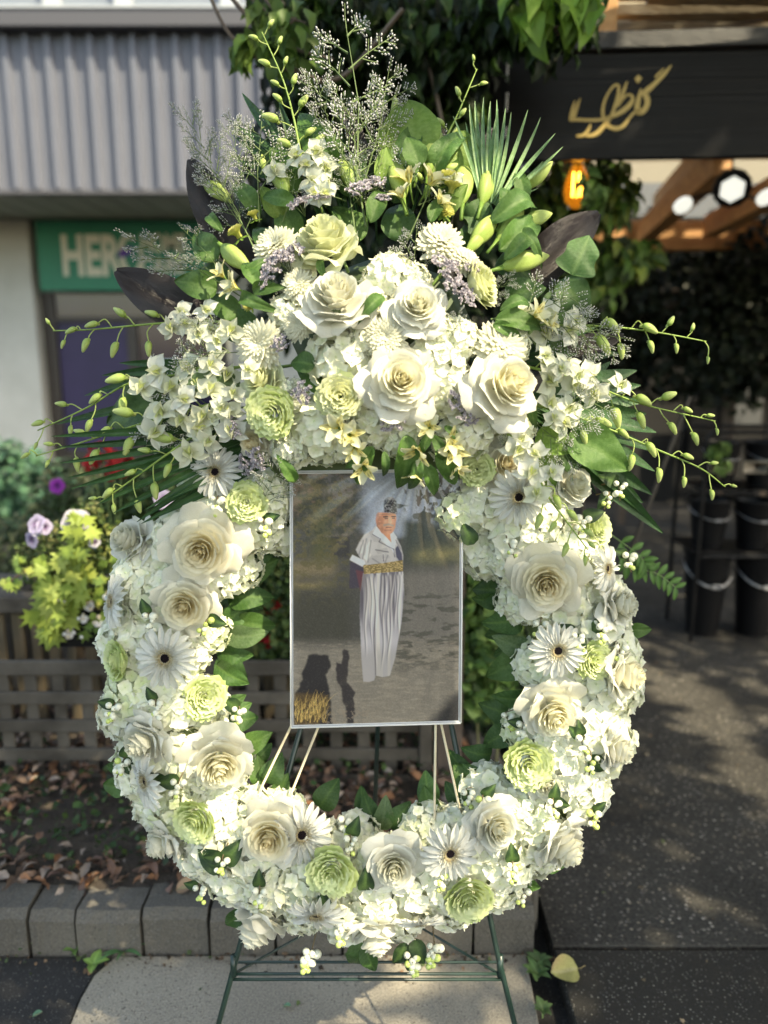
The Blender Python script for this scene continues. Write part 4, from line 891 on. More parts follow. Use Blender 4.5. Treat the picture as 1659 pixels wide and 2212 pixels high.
    put(poly([(826, 408), (880, 465), (938, 540), (946, 600), (925, 560), (855, 500), (800, 460)], 0), (.70, .71, .80)); put(poly([(930, 440), (958, 480), (945, 560), (905, 490)], 0), (.72, .70, .74)); put(poly([(862, 455), (915, 460), (925, 520), (912, 505)], 1), (.52, .26, .17))
    for (ax, ay, bx_, by_) in ((760, 490, 735, 620), (790, 500, 770, 640), (740, 500, 712, 590), (800, 620, 860, 660), (900, 600, 880, 650), (950, 500, 985, 560)):
        d = np.array((bx_ - ax, by_ - ay)); t = np.clip(((x - ax) * d[0] + (y - ay) * d[1]) / (d @ d), 0, 1); put(tor * np.exp(-(np.hypot(x - ax - t * d[0], y - ay - t * d[1]) / 5) ** 2), (.22, .21, .23), .7)
    for a, b in (((800, 460), (852, 492)), ((852, 492), (843, 510)), ((843, 510), (938, 560)), ((938, 560), (945, 610)), ((820, 562), (903, 578))):
        d = np.array(b) - a; ln = np.hypot(*d); t = np.clip(((x - a[0]) * d[0] + (y - a[1]) * d[1]) / ln ** 2, 0, 1); put(np.exp(-(np.hypot(x - a[0] - t * d[0], y - a[1] - t * d[1]) / 3.5) ** 2), (.10, .09, .11), .8)
    sash = poly([(740, 662), (870, 650), (998, 632), (1000, 706), (880, 712), (745, 720)], 0); put(sash, (.22, .17, .08)); put(sash * sm(.48, .6, noise(10, 5, 18, 2)), (.50, .40, .22), .8)
    face = poly([(824, 335), (835, 318), (950, 325), (955, 360), (948, 420), (928, 455), (895, 466), (860, 455), (828, 410), (820, 370)], 1)
    put(face, (.50, .27, .19)); put(face * sm(880, 835, x), (.30, .16, .12), .7); put(face * sm(.5, .62, noise(26, 26, 20)) * .5, (.62, .36, .26))
    put(poly([(868, 345), (902, 342), (902, 350), (870, 353)], 0), (.08, .06, .06)); put(poly([(922, 342), (950, 342), (950, 350), (924, 350)], 0), (.08, .06, .06)); put(poly([(878, 356), (900, 354), (898, 362), (880, 362)], 0), (.12, .08, .08)); put(poly([(926, 354), (946, 354), (944, 361), (928, 361)], 0), (.10, .07, .07))
    put(poly([(904, 350), (918, 350), (928, 388), (914, 396), (900, 388)], 1), (.66, .38, .28)); put(poly([(868, 396), (905, 390), (938, 402), (936, 414), (905, 404), (872, 412)], 1), (.34, .28, .25)); put(poly([(885, 414), (925, 414), (922, 420), (888, 420)], 0), (.20, .09, .08)); put(poly([(822, 350), (834, 345), (836, 385), (826, 390)], 0), (.40, .2, .15))
    put(face * np.exp(-((x - 862) / 12) ** 2 - ((y - 420) / 22) ** 2), (.34, .17, .12), .6); put(face * np.exp(-((y - 436) / 5) ** 2) * (np.abs(x - 900) < 24), (.34, .17, .13), .7); put(face * np.exp(-((x - 885) / 13) ** 2 - ((y - 378) / 12) ** 2), (.62, .36, .27), .7); put(face * np.exp(-((x - 938) / 9) ** 2 - ((y - 382) / 14) ** 2), (.60, .36, .28), .6); put(face * np.exp(-((y - 332) / 4) ** 2), (.30, .16, .12), .6)
    tb = poly([(876, 318), (872, 270), (876, 240), (900, 222), (930, 222), (955, 248), (958, 300), (960, 333), (915, 322)], 1); put(tb, (.035, .035, .045)); put(tb * sm(.55, .66, noise(8, 8, 22, 2)), (.32, .33, .36), .7); put(tb * sm(245, 225, y), (.40, .38, .40), .6)
    put(sm(.70, .74, noise(6, 6, 31, 1)), (.4, .4, .4), .04)
    img[:] = img.clip(0, 1)
    return img.reshape(PHN, ss, PWN, ss, 3).mean((1, 3))
pic = np.clip(paint_print() ** 1.25 * 1.95 * np.array((1.06, 1.0, .92)), 0, .9)
a_, b_, c_, d_ = L(633, 1024, .066), L(994, 1020, .066), L(990, 1556, .020), L(634, 1566, .020)
photo = thing('memorial_photo', 'film-wrapped portrait print of a man in turban and gold sash inside the wreath', 'photograph', M=MF @ Matrix.Translation(Vector(d_)))
poff = Vector(d_)
def quadgrid(nx, ny, z, fn=None):
    s, t = np.meshgrid(np.linspace(0, 1, nx), np.linspace(0, 1, ny)); s = s[..., None]; t = t[..., None]
    P = (a_ * (1 - s) + b_ * s) * (1 - t) + (d_ * (1 - s) + c_ * s) * t; P = P.copy(); P[..., 2] += z
    if fn is not None: P[..., 2] += fn(s[..., 0], t[..., 0])
    i = np.arange(ny - 1)[:, None] * nx + np.arange(nx - 1)[None]; return P.reshape(-1, 3), np.stack((i, i + nx, i + nx + 1, i + 1), -1).reshape(-1, 4)
mb = MB(); P, F4 = quadgrid(PWN, PHN, 0); mb.add(P, (F4, []), pic.reshape(-1, 3))
M_['print'] = mat('printed_paper', (1, 1, 1), (1, 1, 1), rough=.5, spec=.3, attr=True)
wput('print', mb.mesh('print', M_['print'], False), photo, poff, Matrix())
mb = MB(); e = .004; zz = (-.008, -.0006)
co = [np.array(q) for q in (a_ + (-e, e, 0), b_ + (e, e, 0), c_ + (e, -e, 0), d_ + (-e, -e, 0))]
vv = [q + (0, 0, z) for z in zz for q in co]; mb.add(vv, [(3, 2, 1, 0), (4, 5, 6, 7), (0, 1, 5, 4), (1, 2, 6, 5), (2, 3, 7, 6), (3, 0, 4, 7)], (.8, .81, .84)); wput('backing_board', mb.mesh('backing_board', M_['white_board'], False), photo, poff, Matrix())
for (p, q) in ((co[0], co[1]), (co[1], co[2]), (co[2], co[3]), (co[3], co[0])):
    mb = MB(); v, f = tube([p + (0, 0, .001), q + (0, 0, .001)], .0022, 5); mb.add(v, f); wput('edge_strip', mb.mesh('edge_strip', M_['white_board']), photo, poff, Matrix())
def wrinkle(s, t):
    gx, gy = .75, -.05; ang = np.arctan2(s - gx, t - gy + .02); rad = np.hypot(s - gx, (t - gy) * 1.5)
    f = (np.sin(ang * 26 + 3 * np.sin(rad * 5)) * .0012 + np.sin(ang * 47) * .0006) * np.exp(-rad * 2.0) + .0008 * np.sin(s * 5 + 2) * np.sin(t * 4 + 1)
    f += .0004 * np.sin(s * 9 + 6 * np.sin(t * 7)) * np.sin(t * 17 + 4 * np.sin(s * 5)) * (t > .3) * np.clip((t - .3) * 2, 0, 1)
    f += .0007 * np.sin(s * 31 + 7 * t) * np.exp(-((s - .93) / .06) ** 2)
    return f
mb = MB(); P, F4 = quadgrid(110, 150, .0065, wrinkle); mb.add(P, (F4, []), (1, 1, 1))
fm = bpy.data.materials.new('clear_film'); fm.use_nodes = True; n_ = fm.node_tree; n_.nodes.remove(n_.nodes['Principled BSDF'])
o_ = n_.nodes['Material Output']; tr = n_.nodes.new('ShaderNodeBsdfTransparent'); gl = n_.nodes.new('ShaderNodeBsdfGlossy'); gl.inputs['Roughness'].default_value = .015
fr = n_.nodes.new('ShaderNodeFresnel'); fr.inputs[0].default_value = 1.45; mx = n_.nodes.new('ShaderNodeMixShader')
ml = n_.nodes.new('ShaderNodeMath'); ml.operation = 'MULTIPLY'; ml.inputs[1].default_value = 1.0; n_.links.new(fr.outputs[0], ml.inputs[0]); n_.links.new(ml.outputs[0], mx.inputs[0])
n_.links.new(tr.outputs[0], mx.inputs[1]); n_.links.new(gl.outputs[0], mx.inputs[2]); n_.links.new(mx.outputs[0], o_.inputs[0])
wput('clear_film', mb.mesh('clear_film', fm), photo, poff, Matrix())
for i, (u0, v0, u1, v1, lb) in enumerate(((632, 1562, 566, 1698, 'thin bamboo stick at the far left under the photo'), (692, 1560, 630, 1712, 'thin bamboo stick second from the left under the photo'),
                              (941, 1555, 938, 1790, 'upright thin bamboo stick under the right side of the photo'), (951, 1555, 991, 1738, 'slanting thin bamboo stick at the far right under the photo'))):
    p0, p1 = L(u0, v0, .008), L(u1, v1, .035); p0 = p0 + (p0 - p1) * .25; r_, of = wroot('bamboo_stick', lb, 'stick', p1)
    bpy.data.objects.remove(r_); m = MB(); v, f = tube([p0 - p1, (0, 0, 0), (p1 - p0) * .12], .0024, 7); m.add(v, f)
    link('bamboo_stick', m.mesh('bamboo_stick', M_['stick']), None, MF @ Matrix.Translation(Vector(p1)), label=lb, cat='stick', group='sticks holding up the photo')
# ------------------------------------------------------------------ ground, road, slabs
def aggregate(name, base, base2, stones, scale, amount=.35, rough=.85):
    m = bpy.data.materials.new(name); m.use_nodes = True; nt = m.node_tree; N, K = nt.nodes, nt.links; p = N['Principled BSDF']
    tc = N.new('ShaderNodeTexCoord'); vo = N.new('ShaderNodeTexVoronoi'); vo.inputs['Scale'].default_value = scale; K.new(tc.outputs['Object'], vo.inputs['Vector'])
    no = N.new('ShaderNodeTexNoise'); no.inputs['Scale'].default_value = 2.2; no.inputs['Detail'].default_value = 8; K.new(tc.outputs['Object'], no.inputs['Vector'])
    n2 = N.new('ShaderNodeTexNoise'); n2.inputs['Scale'].default_value = scale * 1.5; n2.inputs['Detail'].default_value = 4; K.new(tc.outputs['Object'], n2.inputs['Vector'])
    ad = N.new('ShaderNodeMath'); ad.operation = 'MULTIPLY_ADD'; ad.inputs[1].default_value = .5; K.new(no.outputs['Fac'], ad.inputs[0])
    m5 = N.new('ShaderNodeMath'); m5.operation = 'MULTIPLY'; m5.inputs[1].default_value = .5; K.new(n2.outputs['Fac'], m5.inputs[0]); K.new(m5.outputs[0], ad.inputs[2])
    mr = N.new('ShaderNodeMapRange'); mr.inputs[1].default_value = .38; mr.inputs[2].default_value = .62; K.new(ad.outputs[0], mr.inputs[0])
    mx = N.new('ShaderNodeMix'); mx.data_type = 'RGBA'; mx.inputs[6].default_value = (*base, 1); mx.inputs[7].default_value = (*base2, 1); K.new(mr.outputs[0], mx.inputs[0])
    cr = N.new('ShaderNodeValToRGB'); sx = N.new('ShaderNodeSeparateColor'); K.new(vo.outputs['Color'], sx.inputs[0]); K.new(sx.outputs[0], cr.inputs[0])
    el = cr.color_ramp.elements; el[0].color = (*stones[0], 1); el[1].color = (*stones[-1], 1)
    for i, s in enumerate(stones[1:-1]): e = el.new((i + 1) / (len(stones) - 1)); e.color = (*s, 1)
    th0 = 0; st = N.new('ShaderNodeMapRange'); st.interpolation_type = 'SMOOTHSTEP'; st.inputs[1].default_value = .42; st.inputs[2].default_value = .26; K.new(vo.outputs['Distance'], st.inputs[0])
    th = N.new('ShaderNodeMath'); th.operation = 'LESS_THAN'; th.inputs[1].default_value = amount; K.new(sx.outputs[1], th.inputs[0])
    ml = N.new('ShaderNodeMath'); ml.operation = 'MULTIPLY'; m0 = N.new('ShaderNodeMath'); m0.operation = 'MULTIPLY'; wr = N.new('ShaderNodeMapRange'); wr.inputs[1].default_value = .40; wr.inputs[2].default_value = .60; wr.inputs[3].default_value = .25; K.new(no.outputs['Fac'], wr.inputs[0]); K.new(st.outputs[0], m0.inputs[0]); K.new(wr.outputs[0], m0.inputs[1]); K.new(m0.outputs[0], ml.inputs[0]); K.new(th.outputs[0], ml.inputs[1])
    m2 = N.new('ShaderNodeMix'); m2.data_type = 'RGBA'; K.new(ml.outputs[0], m2.inputs[0]); K.new(mx.outputs[2], m2.inputs[6]); K.new(cr.outputs[0], m2.inputs[7]); K.new(m2.outputs[2], p.inputs['Base Color'])
    bp = N.new('ShaderNodeBump'); bp.inputs['Strength'].default_value = .7; bp.inputs['Distance'].default_value = .004; sb = N.new('ShaderNodeMath'); sb.operation = 'ADD'; K.new(ml.outputs[0], sb.inputs[0]); K.new(n2.outputs['Fac'], sb.inputs[1])
    K.new(sb.outputs[0], bp.inputs['Height']); K.new(bp.outputs[0], p.inputs['Normal']); p.inputs['Roughness'].default_value = rough; p.inputs['Specular IOR Level'].default_value = .3
    return m
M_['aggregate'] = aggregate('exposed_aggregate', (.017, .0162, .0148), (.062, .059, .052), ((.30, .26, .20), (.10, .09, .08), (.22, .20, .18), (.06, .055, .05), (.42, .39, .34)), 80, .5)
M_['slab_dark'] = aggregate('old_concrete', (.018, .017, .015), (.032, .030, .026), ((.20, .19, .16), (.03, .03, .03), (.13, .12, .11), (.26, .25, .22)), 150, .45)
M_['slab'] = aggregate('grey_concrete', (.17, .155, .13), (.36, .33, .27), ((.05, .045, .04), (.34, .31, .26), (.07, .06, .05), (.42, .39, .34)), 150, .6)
M_['tar'] = aggregate('worn_asphalt', (.014, .014, .015), (.034, .033, .032), ((.10, .10, .10), (.03, .03, .03), (.16, .15, .14)), 180, .4)
M_['kerb'] = aggregate('kerb_concrete', (.055, .052, .046), (.14, .128, .11), ((.06, .06, .06), (.2, .19, .18), (.05, .05, .045)), 170, .3)
M_['soil'] = mat('soil', (.028, .021, .016), (.055, .042, .03), scale=25, rough=.95, bump=.8, bscale=90)
def sheet(name, pts, z, mat_, **k):
    mb = MB(); n = len(pts); mb.add([(p[0], p[1], z) for p in pts], []); me = bpy.data.meshes.new(name)
    me.from_pydata([(p[0], p[1], z) for p in pts], [], [tuple(range(n))]); me.materials.append(mat_); return link(name, me, kind='structure', **k)
def prism(name, pts, z0, z1, mat_, bev=.006, **k):
    n = len(pts); P = np.array([(p[0], p[1]) for p in pts]); c = P.mean(0); Q = P + (c - P) / np.linalg.norm(c - P, axis=1)[:, None] * bev
    v = [(*p, z0) for p in P] + [(*p, z1 - bev) for p in P] + [(*q, z1) for q in Q]
    f = [(i, (i + 1) % n, n + (i + 1) % n, n + i) for i in range(n)] + [(n + i, n + (i + 1) % n, 2 * n + (i + 1) % n, 2 * n + i) for i in range(n)] + [tuple(range(2 * n, 3 * n))]
    me = bpy.data.meshes.new(name); me.from_pydata(v, [], f); me.materials.append(mat_); return link(name, me, **k)
ground = sheet('ground', [(-150, -60), (150, -60), (150, 200), (-150, 200)], -.05, M_['tar'])
g2 = lambda u, v, z=0.0: G(u, v, z)[:2]
KY0 = 1.645                                              # foot of the kerb
kx1 = G(1182, 2045)[0]
prism('pavement', [(-6, -3), g2(245, 2290), g2(148, 2216), g2(170, 2157), g2(200, 2106), g2(247, 2066), (-6, KY0)], -.05, -.004, M_['tar'], .002, kind='structure')
prism('pavement', [(kx1 - .48, -3), (kx1 + .03, -3), g2(1165, 2212), g2(1135, 2058), g2(250, 2062), g2(204, 2103), g2(174, 2155), g2(150, 2216)], -.05, .0, M_['slab'], .006, kind='structure')
jy = G(1400, 2047)[1]
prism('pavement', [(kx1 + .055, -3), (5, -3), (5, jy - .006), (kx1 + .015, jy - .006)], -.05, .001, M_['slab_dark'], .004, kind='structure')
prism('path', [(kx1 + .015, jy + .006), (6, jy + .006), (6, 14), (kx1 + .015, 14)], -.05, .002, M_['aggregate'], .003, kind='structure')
# planting bed behind the kerb
KH = .112
nx, ny = 60, 40; X, Y = np.meshgrid(np.linspace(-5, kx1 - .03, nx), np.linspace(KY0 + .08, 3.6, ny)); Z = KH - .02 + .03 * np.sin(X * 3.1 + Y * 2) * np.sin(Y * 4) + nr.normal(0, .004, X.shape)
i = np.arange(ny - 1)[:, None] * nx + np.arange(nx - 1)[None]; mb = MB(); mb.add(np.stack((X, Y, Z), -1).reshape(-1, 3), (np.stack((i, i + 1, i + nx + 1, i + nx), -1).reshape(-1, 4), []))
link('planting_bed', mb.mesh('planting_bed', M_['soil']), kind='structure')
# kerb blocks
edges = [G(q, 2035)[0] for q in (-60, 80, 181, 320, 462, 600, 742, 880, 1018, 1150)]
kw = ['kerb block at the far left photo edge, in shade', 'kerb block left of the two-leaved weed with a pitted face', 'kerb block with a patch of sun on its top edge', 'kerb block behind the star-shaped weed', 'kerb block just left of the left stand leg',
      'kerb block directly right of the left stand leg under the berries', 'kerb block hidden behind the lowest roses of the wreath', 'kerb block behind the lowest berries, right of centre', 'pale kerb block at the right end beside the path']
for k in range(len(edges) - 1):
    x0, x1 = edges[k] + .004, edges[k + 1] - .004; dy = rnd.uniform(-.006, .006); dz = rnd.uniform(-.004, .006); ch = .022
    prof = [(0, -.04), (0, KH - ch), (ch * .8, KH), (.105, KH), (.105, -.04)]; nseg = 7; v = []; g = rnd
    for s in range(nseg):
        xx = lerp(x0, x1, s / (nseg - 1))
        for (a, b) in prof: v.append((xx + (g.uniform(-.002, .002)), KY0 + dy + a + g.uniform(-.002, .002), b + dz + g.uniform(-.0025, .0025)))
    n = len(prof); f = [(s * n + q, s * n + (q + 1) % n, (s + 1) * n + (q + 1) % n, (s + 1) * n + q) for s in range(nseg - 1) for q in range(n)] + [(0, 4, 3), (0, 3, 2), (0, 2, 1)] + [((nseg - 1) * n + a, (nseg - 1) * n + b, (nseg - 1) * n + c) for a, b, c in ((0, 1, 2), (0, 2, 3), (0, 3, 4))]
    mb = MB(); mb.add(v, f)
    link('kerb_block', mb.mesh('kerb_block', M_['kerb'], False), label=kw[k], cat='kerb block', group='kerb blocks edging the planting bed')
mb = MB(); mb.add(*box(kx1 - .11, kx1 - .006, KY0 + .11, KY0 + 1.4, -.04, KH - .01, .012)); link('kerb_block', mb.mesh('kerb_block', M_['kerb'], False), label='long kerb block running back along the path', cat='kerb block', group='kerb blocks edging the planting bed')

# ------------------------------------------------------------------ scattered leaves
def leaf6(w=.35, fold=.15, curl=.2):
    return np.array([(0, 0, 0), (-w * .8, .35, fold * w * 2), (0, .4, curl * .3), (w * .8, .35, fold * w * 2), (-w * .55, .7, fold * w - curl * .2), (0, .72, curl * .1), (w * .55, .7, fold * w - curl * .2), (0, 1, -curl * .4)]), np.array([(0, 3, 2, 0), (0, 2, 1, 0)])
def scatter(pos, nrm, size, cols, w=.35, fold=.15, curl=.2, seed=1, upv=None):
    """pos Nx3, nrm Nx3, size N, cols Nx3 -> MB of folded pointed leaves"""
    n = len(pos); T = np.array([(0, 0, 0), (-w, .4, fold), (0, .42, 0), (w, .4, fold), (-w * .6, .75, fold * .5), (0, .76, -curl * .4), (w * .6, .75, fold * .5), (0, 1, -curl)])
    Q = np.array([(1, 2, 5, 4), (2, 3, 6, 5)]); TR = np.array([(0, 2, 1), (0, 3, 2), (4, 5, 7), (5, 6, 7)])
    g = np.random.default_rng(seed); z = nrm / (np.linalg.norm(nrm, axis=1)[:, None] + 1e-9)
    a = g.normal(size=(n, 3)) if upv is None else np.asarray(upv) + g.normal(size=(n, 3)) * .35
    y = a - z * (a * z).sum(1)[:, None]; y /= np.linalg.norm(y, axis=1)[:, None] + 1e-9; x = np.cross(y, z)
    V = pos[:, None, :] + size[:, None, None] * (T[None, :, 0, None] * x[:, None, :] + T[None, :, 1, None] * y[:, None, :] + T[None, :, 2, None] * z[:, None, :])
    off = (np.arange(n) * 8)[:, None, None]; mb = MB(); mb.add(V.reshape(-1, 3), ((Q[None] + off).reshape(-1, 4), (TR[None] + off).reshape(-1, 3)), np.repeat(cols, 8, 0)); return mb
def pick(cs, n, g, jit=.15):
    c = np.array(cs)[g.integers(0, len(cs), n)]; return np.clip(c * (1 + g.normal(0, jit, (n, 1))), .004, 1)
g = np.random.default_rng(31); n = 5200
x = g.uniform(-3.4, kx1 - .12, n); y = KY0 + .09 + g.beta(1.0, 1.5, n) * 1.1; keep = ~((np.hypot((x + .72) / .42, (y - 2.02) / .20) < 1) & (g.random(n) < .85)); x, y = x[keep], y[keep]; n = len(x)
zz = KH + .002 + g.random(n) * .03
M_['litter'] = mat('dry_leaf', (1, 1, 1), (.7, .65, .6), scale=30, rough=.75, spec=.25, attr=True, bump=.3, bscale=80)
link('leaf_litter', scatter(np.stack((x, y, zz), 1), np.stack((g.normal(0, .55, n), g.normal(0, .55, n), np.ones(n)), 1), g.uniform(.022, .055, n), pick([(.22, .13, .09), (.16, .10, .08), (.30, .20, .15), (.10, .07, .055), (.26, .13, .07), (.33, .27, .23)], n, g), .26, .14, .25, 3).mesh('leaf_litter', M_['litter']), kind='stuff', label='dry brown fallen leaves in the bed')
n = 9000; x = g.uniform(-3.2, kx1 - .15, n); y = g.uniform(KY0 + .14, 3.2, n); d = np.minimum(np.hypot((x + .72) / .50, (y - 2.03) / .24), np.minimum(np.hypot((x + 1.7) / .5, (y - 2.3) / .3), np.hypot((x - .1) / .9, (y - 2.6) / .35)))
keep = d + g.normal(0, .15, n) < 1; x, y = x[keep], y[keep]; n = len(x)
link('ground_cover', scatter(np.stack((x, y, KH + g.random(n) * .07), 1), np.stack((g.normal(0, .6, n), g.normal(0, .6, n), np.ones(n)), 1), g.uniform(.012, .028, n), pick([(.035, .075, .025), (.05, .10, .03), (.08, .13, .04), (.025, .05, .02)], n, g), .4, .1, .1, 4).mesh('ground_cover', M_['bgleaf']), kind='stuff', label='low green ground cover in the bed')

n = 260; x = g.uniform(kx1, 2.6, n); y = g.uniform(1.45, 4.2, n)
link('leaf_crumbs', scatter(np.stack((x, y, np.full(n, .005)), 1), np.stack((g.normal(0, .3, n), g.normal(0, .3, n), np.ones(n)), 1), g.uniform(.006, .020, n), pick([(.22, .15, .09), (.12, .09, .06), (.30, .24, .16), (.10, .13, .06)], n, g), .3, .1, .1, 14).mesh('leaf_crumbs', M_['litter']), kind='stuff', label='crumbs of dry leaves on the dark path')
n = 420; x = g.uniform(-2.4, kx1 + .03, n); y = KY0 - g.exponential(.022, n) - .004
link('joint_grit', scatter(np.stack((x, y, np.full(n, .006)), 1), np.stack((g.normal(0, .6, n), g.normal(0, .6, n), np.ones(n)), 1), g.uniform(.004, .016, n), pick([(.10, .07, .05), (.2, .13, .08), (.05, .04, .03), (.07, .10, .04)], n, g), .4, .1, .1, 15).mesh('joint_grit', M_['litter']), kind='stuff', label='grit and leaf bits gathered at the kerb foot')
# single weeds and fallen leaves
def weed(name, label, base, n, ln, spread, c, wd=.2, group=None, cat='weed', up=.4):
    r_ = thing(name, label, cat, base, group=group); st = MB(); v, f = tube([base + (0, 0, -.01), base + (0, 0, .012)], .002, 5); st.add(v, f, (.2, .3, .1)); part('stem', st, M_['gen'], r_)
    m = MB(); q = broad_leaf_mb(c, wd)
    me = q.mesh('leaf', M_['bgleaf'])
    for k in range(n):
        a = k * 2 * math.pi / n + rnd.uniform(-.3, .3); dd = Vector((math.cos(a), math.sin(a), up + rnd.uniform(-.15, .5))).normalized(); nn = Vector((-dd.x * .7, -dd.y * .7, 1))
        link('leaf', me, r_, inv(r_) @ frame(nn, 0, ln * rnd.uniform(.75, 1.15), base + np.array((0, 0, .008)), up=dd))
    return r_
def broad_leaf_mb(c, wd=.2, nt=8, ns=5, lob=0):
    m = MB(); v = []; cc = []
    for i in range(nt):
        t = i / (nt - 1); w = wd * (math.sin(math.pi * t ** .8) ** .8 if 0 < t < 1 else 0) + .004; w *= 1 + lob * math.sin(t * 10)
        for j in range(ns):
            s = j / (ns - 1) * 2 - 1; v.append((s * w, t, .3 * abs(s) * w + .2 * t * (1 - t) * 2 - .12 * t)); cc.append(np.array(c) * (1.5 if j == ns // 2 else 1))
    m.add(v, gridfaces(nt, ns), np.array(cc)); return m
weed('weed', 'star-shaped weed rooted at the foot of the kerb', G(268, 2062), 9, .066, 1, (.10, .22, .09), .09, up=1.0)
weed('weed', 'small two-leaved weed in the kerb joint', G(163, 2058), 5, .035, 1, (.16, .28, .08), .28, up=.9)
weed('weed', 'broad pale green seedling at the tip of the slab', G(203, 2090), 4, .036, 1, (.24, .38, .10), .30, up=1.1)
weed('weed', 'small weed at the far left of the kerb foot', G(55, 2050), 4, .03, 1, (.08, .16, .05), .25, up=1.2)
weed('weed', 'weeds in the joint at the right corner of the kerb', G(1165, 2085), 8, .04, 1, (.09, .15, .06), .25, up=.8)
weed('weed', 'weed in the slab joint at the lower right', G(1160, 2110), 7, .04, 1, (.09, .16, .06), .25, up=.6)
weed('weed', 'creeping weed in the slab joint near the bottom edge', G(1172, 2190), 7, .03, 1, (.10, .16, .06), .3, up=.3)
weed('weed', 'green shoots under the wreath by the kerb', G(1010, 2030), 9, .05, 1, (.07, .13, .05), .28, up=1.0)
def fallen(label, p, s, c, nrm, up, wd=.36):
    m = MB(); v = []; cc = []; nt, ns = 12, 9
    for i in range(nt):
        t = i / (nt - 1); w = wd * (math.sin(math.pi * t ** .75) ** .7 if 0 < t < 1 else 0) + .004
        for j in range(ns):
            q = j / (ns - 1) * 2 - 1; v.append((q * w, t, .55 * abs(q) * w + .25 * t * t + .03 * math.sin(8 * t + 3 * q))); cc.append(mixc(c, (.42, .24, .16), max(0, q) * .7 * t) if j != ns // 2 else np.array((.4, .38, .2)))
    m.add(v, gridfaces(nt, ns), np.array(cc)); tv, tf = tube([(0, 0, 0), (0, -.12, .02), (.03, -.25, .05)], .012, 5); m.add(tv, tf, (.34, .28, .14))
    return link('fallen_leaf', m.mesh('fallen_leaf', M_['litter']), None, frame(nrm, 0, s, p, up=up), label=label, cat='leaf')
fallen('curled yellow-green fallen leaf with a reddish edge on the dark slab', G(1248, 2092, .01), .075, (.36, .36, .14), (.1, -.5, 1), (-.75, -.25, .1), .42)
fallen('tiny green leaf scrap on the grey slab at the lower left', G(70, 2195, .002), .022, (.10, .22, .14), (0, 0, 1), (1, .4, 0))
fallen('tiny green leaf scrap on the slab in front of the crossbar', G(612, 2172, .004), .02, (.12, .26, .16), (0, 0, 1), (1, -.3, 0))
fallen('tan dry leaf lying on top of the kerb', G(380, 1925, KH) + (0, 0, .004), .06, (.40, .27, .17), (0, -.3, 1), (1, .2, .1))

# ------------------------------------------------------------------ lattice fence and picket fence
FY = 2.30
fx1 = W(905, 1550, FY)[0]
fence = thing('lattice_fence', 'weathered grey lattice fence panel behind the wreath', 'fence', (-.6, FY, .08))
def bar(root, name, x0, x1, y0, y1, z0, z1, m, bev=.003, **k):
    mb = MB(); mb.add(*box(x0, x1, y0, y1, z0, z1, bev)); return part(name, mb, m, root, **k)
zr = [W(500, v, FY)[2] for v in (1442, 1507, 1567, 1628, 1687)]
for i, z in enumerate(zr):
    hh = .021 if 0 < i < 4 else .024; bar(fence, 'rail', -2.6, fx1, FY - .008, FY + .008, z - hh, z + hh, M_['wood_gray'])
x = -2.58; pit = 61 * 1.46e-3
while x < fx1 - .03:
    bar(fence, 'slat', x, x + .040, FY + .0085, FY + .020, zr[4] - .02, zr[0] + .02, M_['wood_gray']); x += pit
bar(fence, 'stile', fx1 + .002, W(934, 1550, FY)[0], FY - .016, FY + .022, zr[4] - .06, zr[0] + .03, M_['wood_gray'])
M_['wood_post'] = mat('post_timber', (.13, .095, .075), (.08, .06, .05), scale=5, stretch=(5, 5, .5), rough=.8, bump=.4, bscale=30)
mb = MB(); mb.add(*box(W(942, 1550, FY)[0], W(998, 1550, FY)[0], FY - .02, FY + .06, -.03, W(970, 1050, FY)[2], .004)); fp = link('pergola_post', mb.mesh('pergola_post', M_['wood_post'], False), label='brown timber post rising at the right end of the lattice', cat='post')
pk = thing('picket_fence', 'old brown picket fence standing behind the lattice at the left', 'fence', (-1.3, 2.62, .08))
PY = 2.62; zt = W(100, 1312, PY)[2]
x = -3.2
while x < -.2:
    w = rnd.uniform(.030, .042); bar(pk, 'picket', x, x + w, PY, PY + .016, .12, zt - .02 + rnd.uniform(-.01, .005), M_['wood_picket'] if 'wood_picket' in M_ else M_.setdefault('wood_picket', mat('old_brown_wood', (.115, .085, .05), (.06, .05, .032), scale=5, stretch=(6, 6, .6), rough=.9, bump=.4, bscale=40, vary=.4))); x += w + rnd.uniform(.022, .034)
bar(pk, 'rail', -3.25, -.15, PY - .03, PY + .05, zt - .012, zt + .045, M_['wood_gray']); bar(pk, 'rail', -3.25, -.15, PY + .017, PY + .045, .25, .31, M_['wood_gray'])

# ------------------------------------------------------------------ planter box with its plants
PBY = 2.16
pbx0, pbx1 = W(112, 1350, PBY)[0], W(330, 1350, PBY)[0]; pbz0, pbz1 = W(150, 1376, PBY)[2], W(150, 1300, PBY)[2]
pl = thing('planter_box', 'black window-box planter hung on the fence at the left', 'planter', (pbx0, PBY, pbz0))
m = MB(); th = .008
for b in ((pbx0, pbx1, PBY - .08, PBY - .07, pbz0, pbz1), (pbx0, pbx1, PBY + .07, PBY + .08, pbz0, pbz1), (pbx0, pbx0 + .01, PBY - .07, PBY + .07, pbz0, pbz1), (pbx1 - .01, pbx1, PBY - .07, PBY + .07, pbz0, pbz1), (pbx0, pbx1, PBY - .07, PBY + .07, pbz0, pbz0 + .01)): m.add(*box(*b, .001))
part('box', m, M_['black_plastic'], pl)
m = MB(); m.add(*box(pbx0 + .012, pbx1 - .012, PBY - .068, PBY + .068, pbz0 + .03, pbz1 - .012)); part('potting_soil', m, M_['soil'], pl)
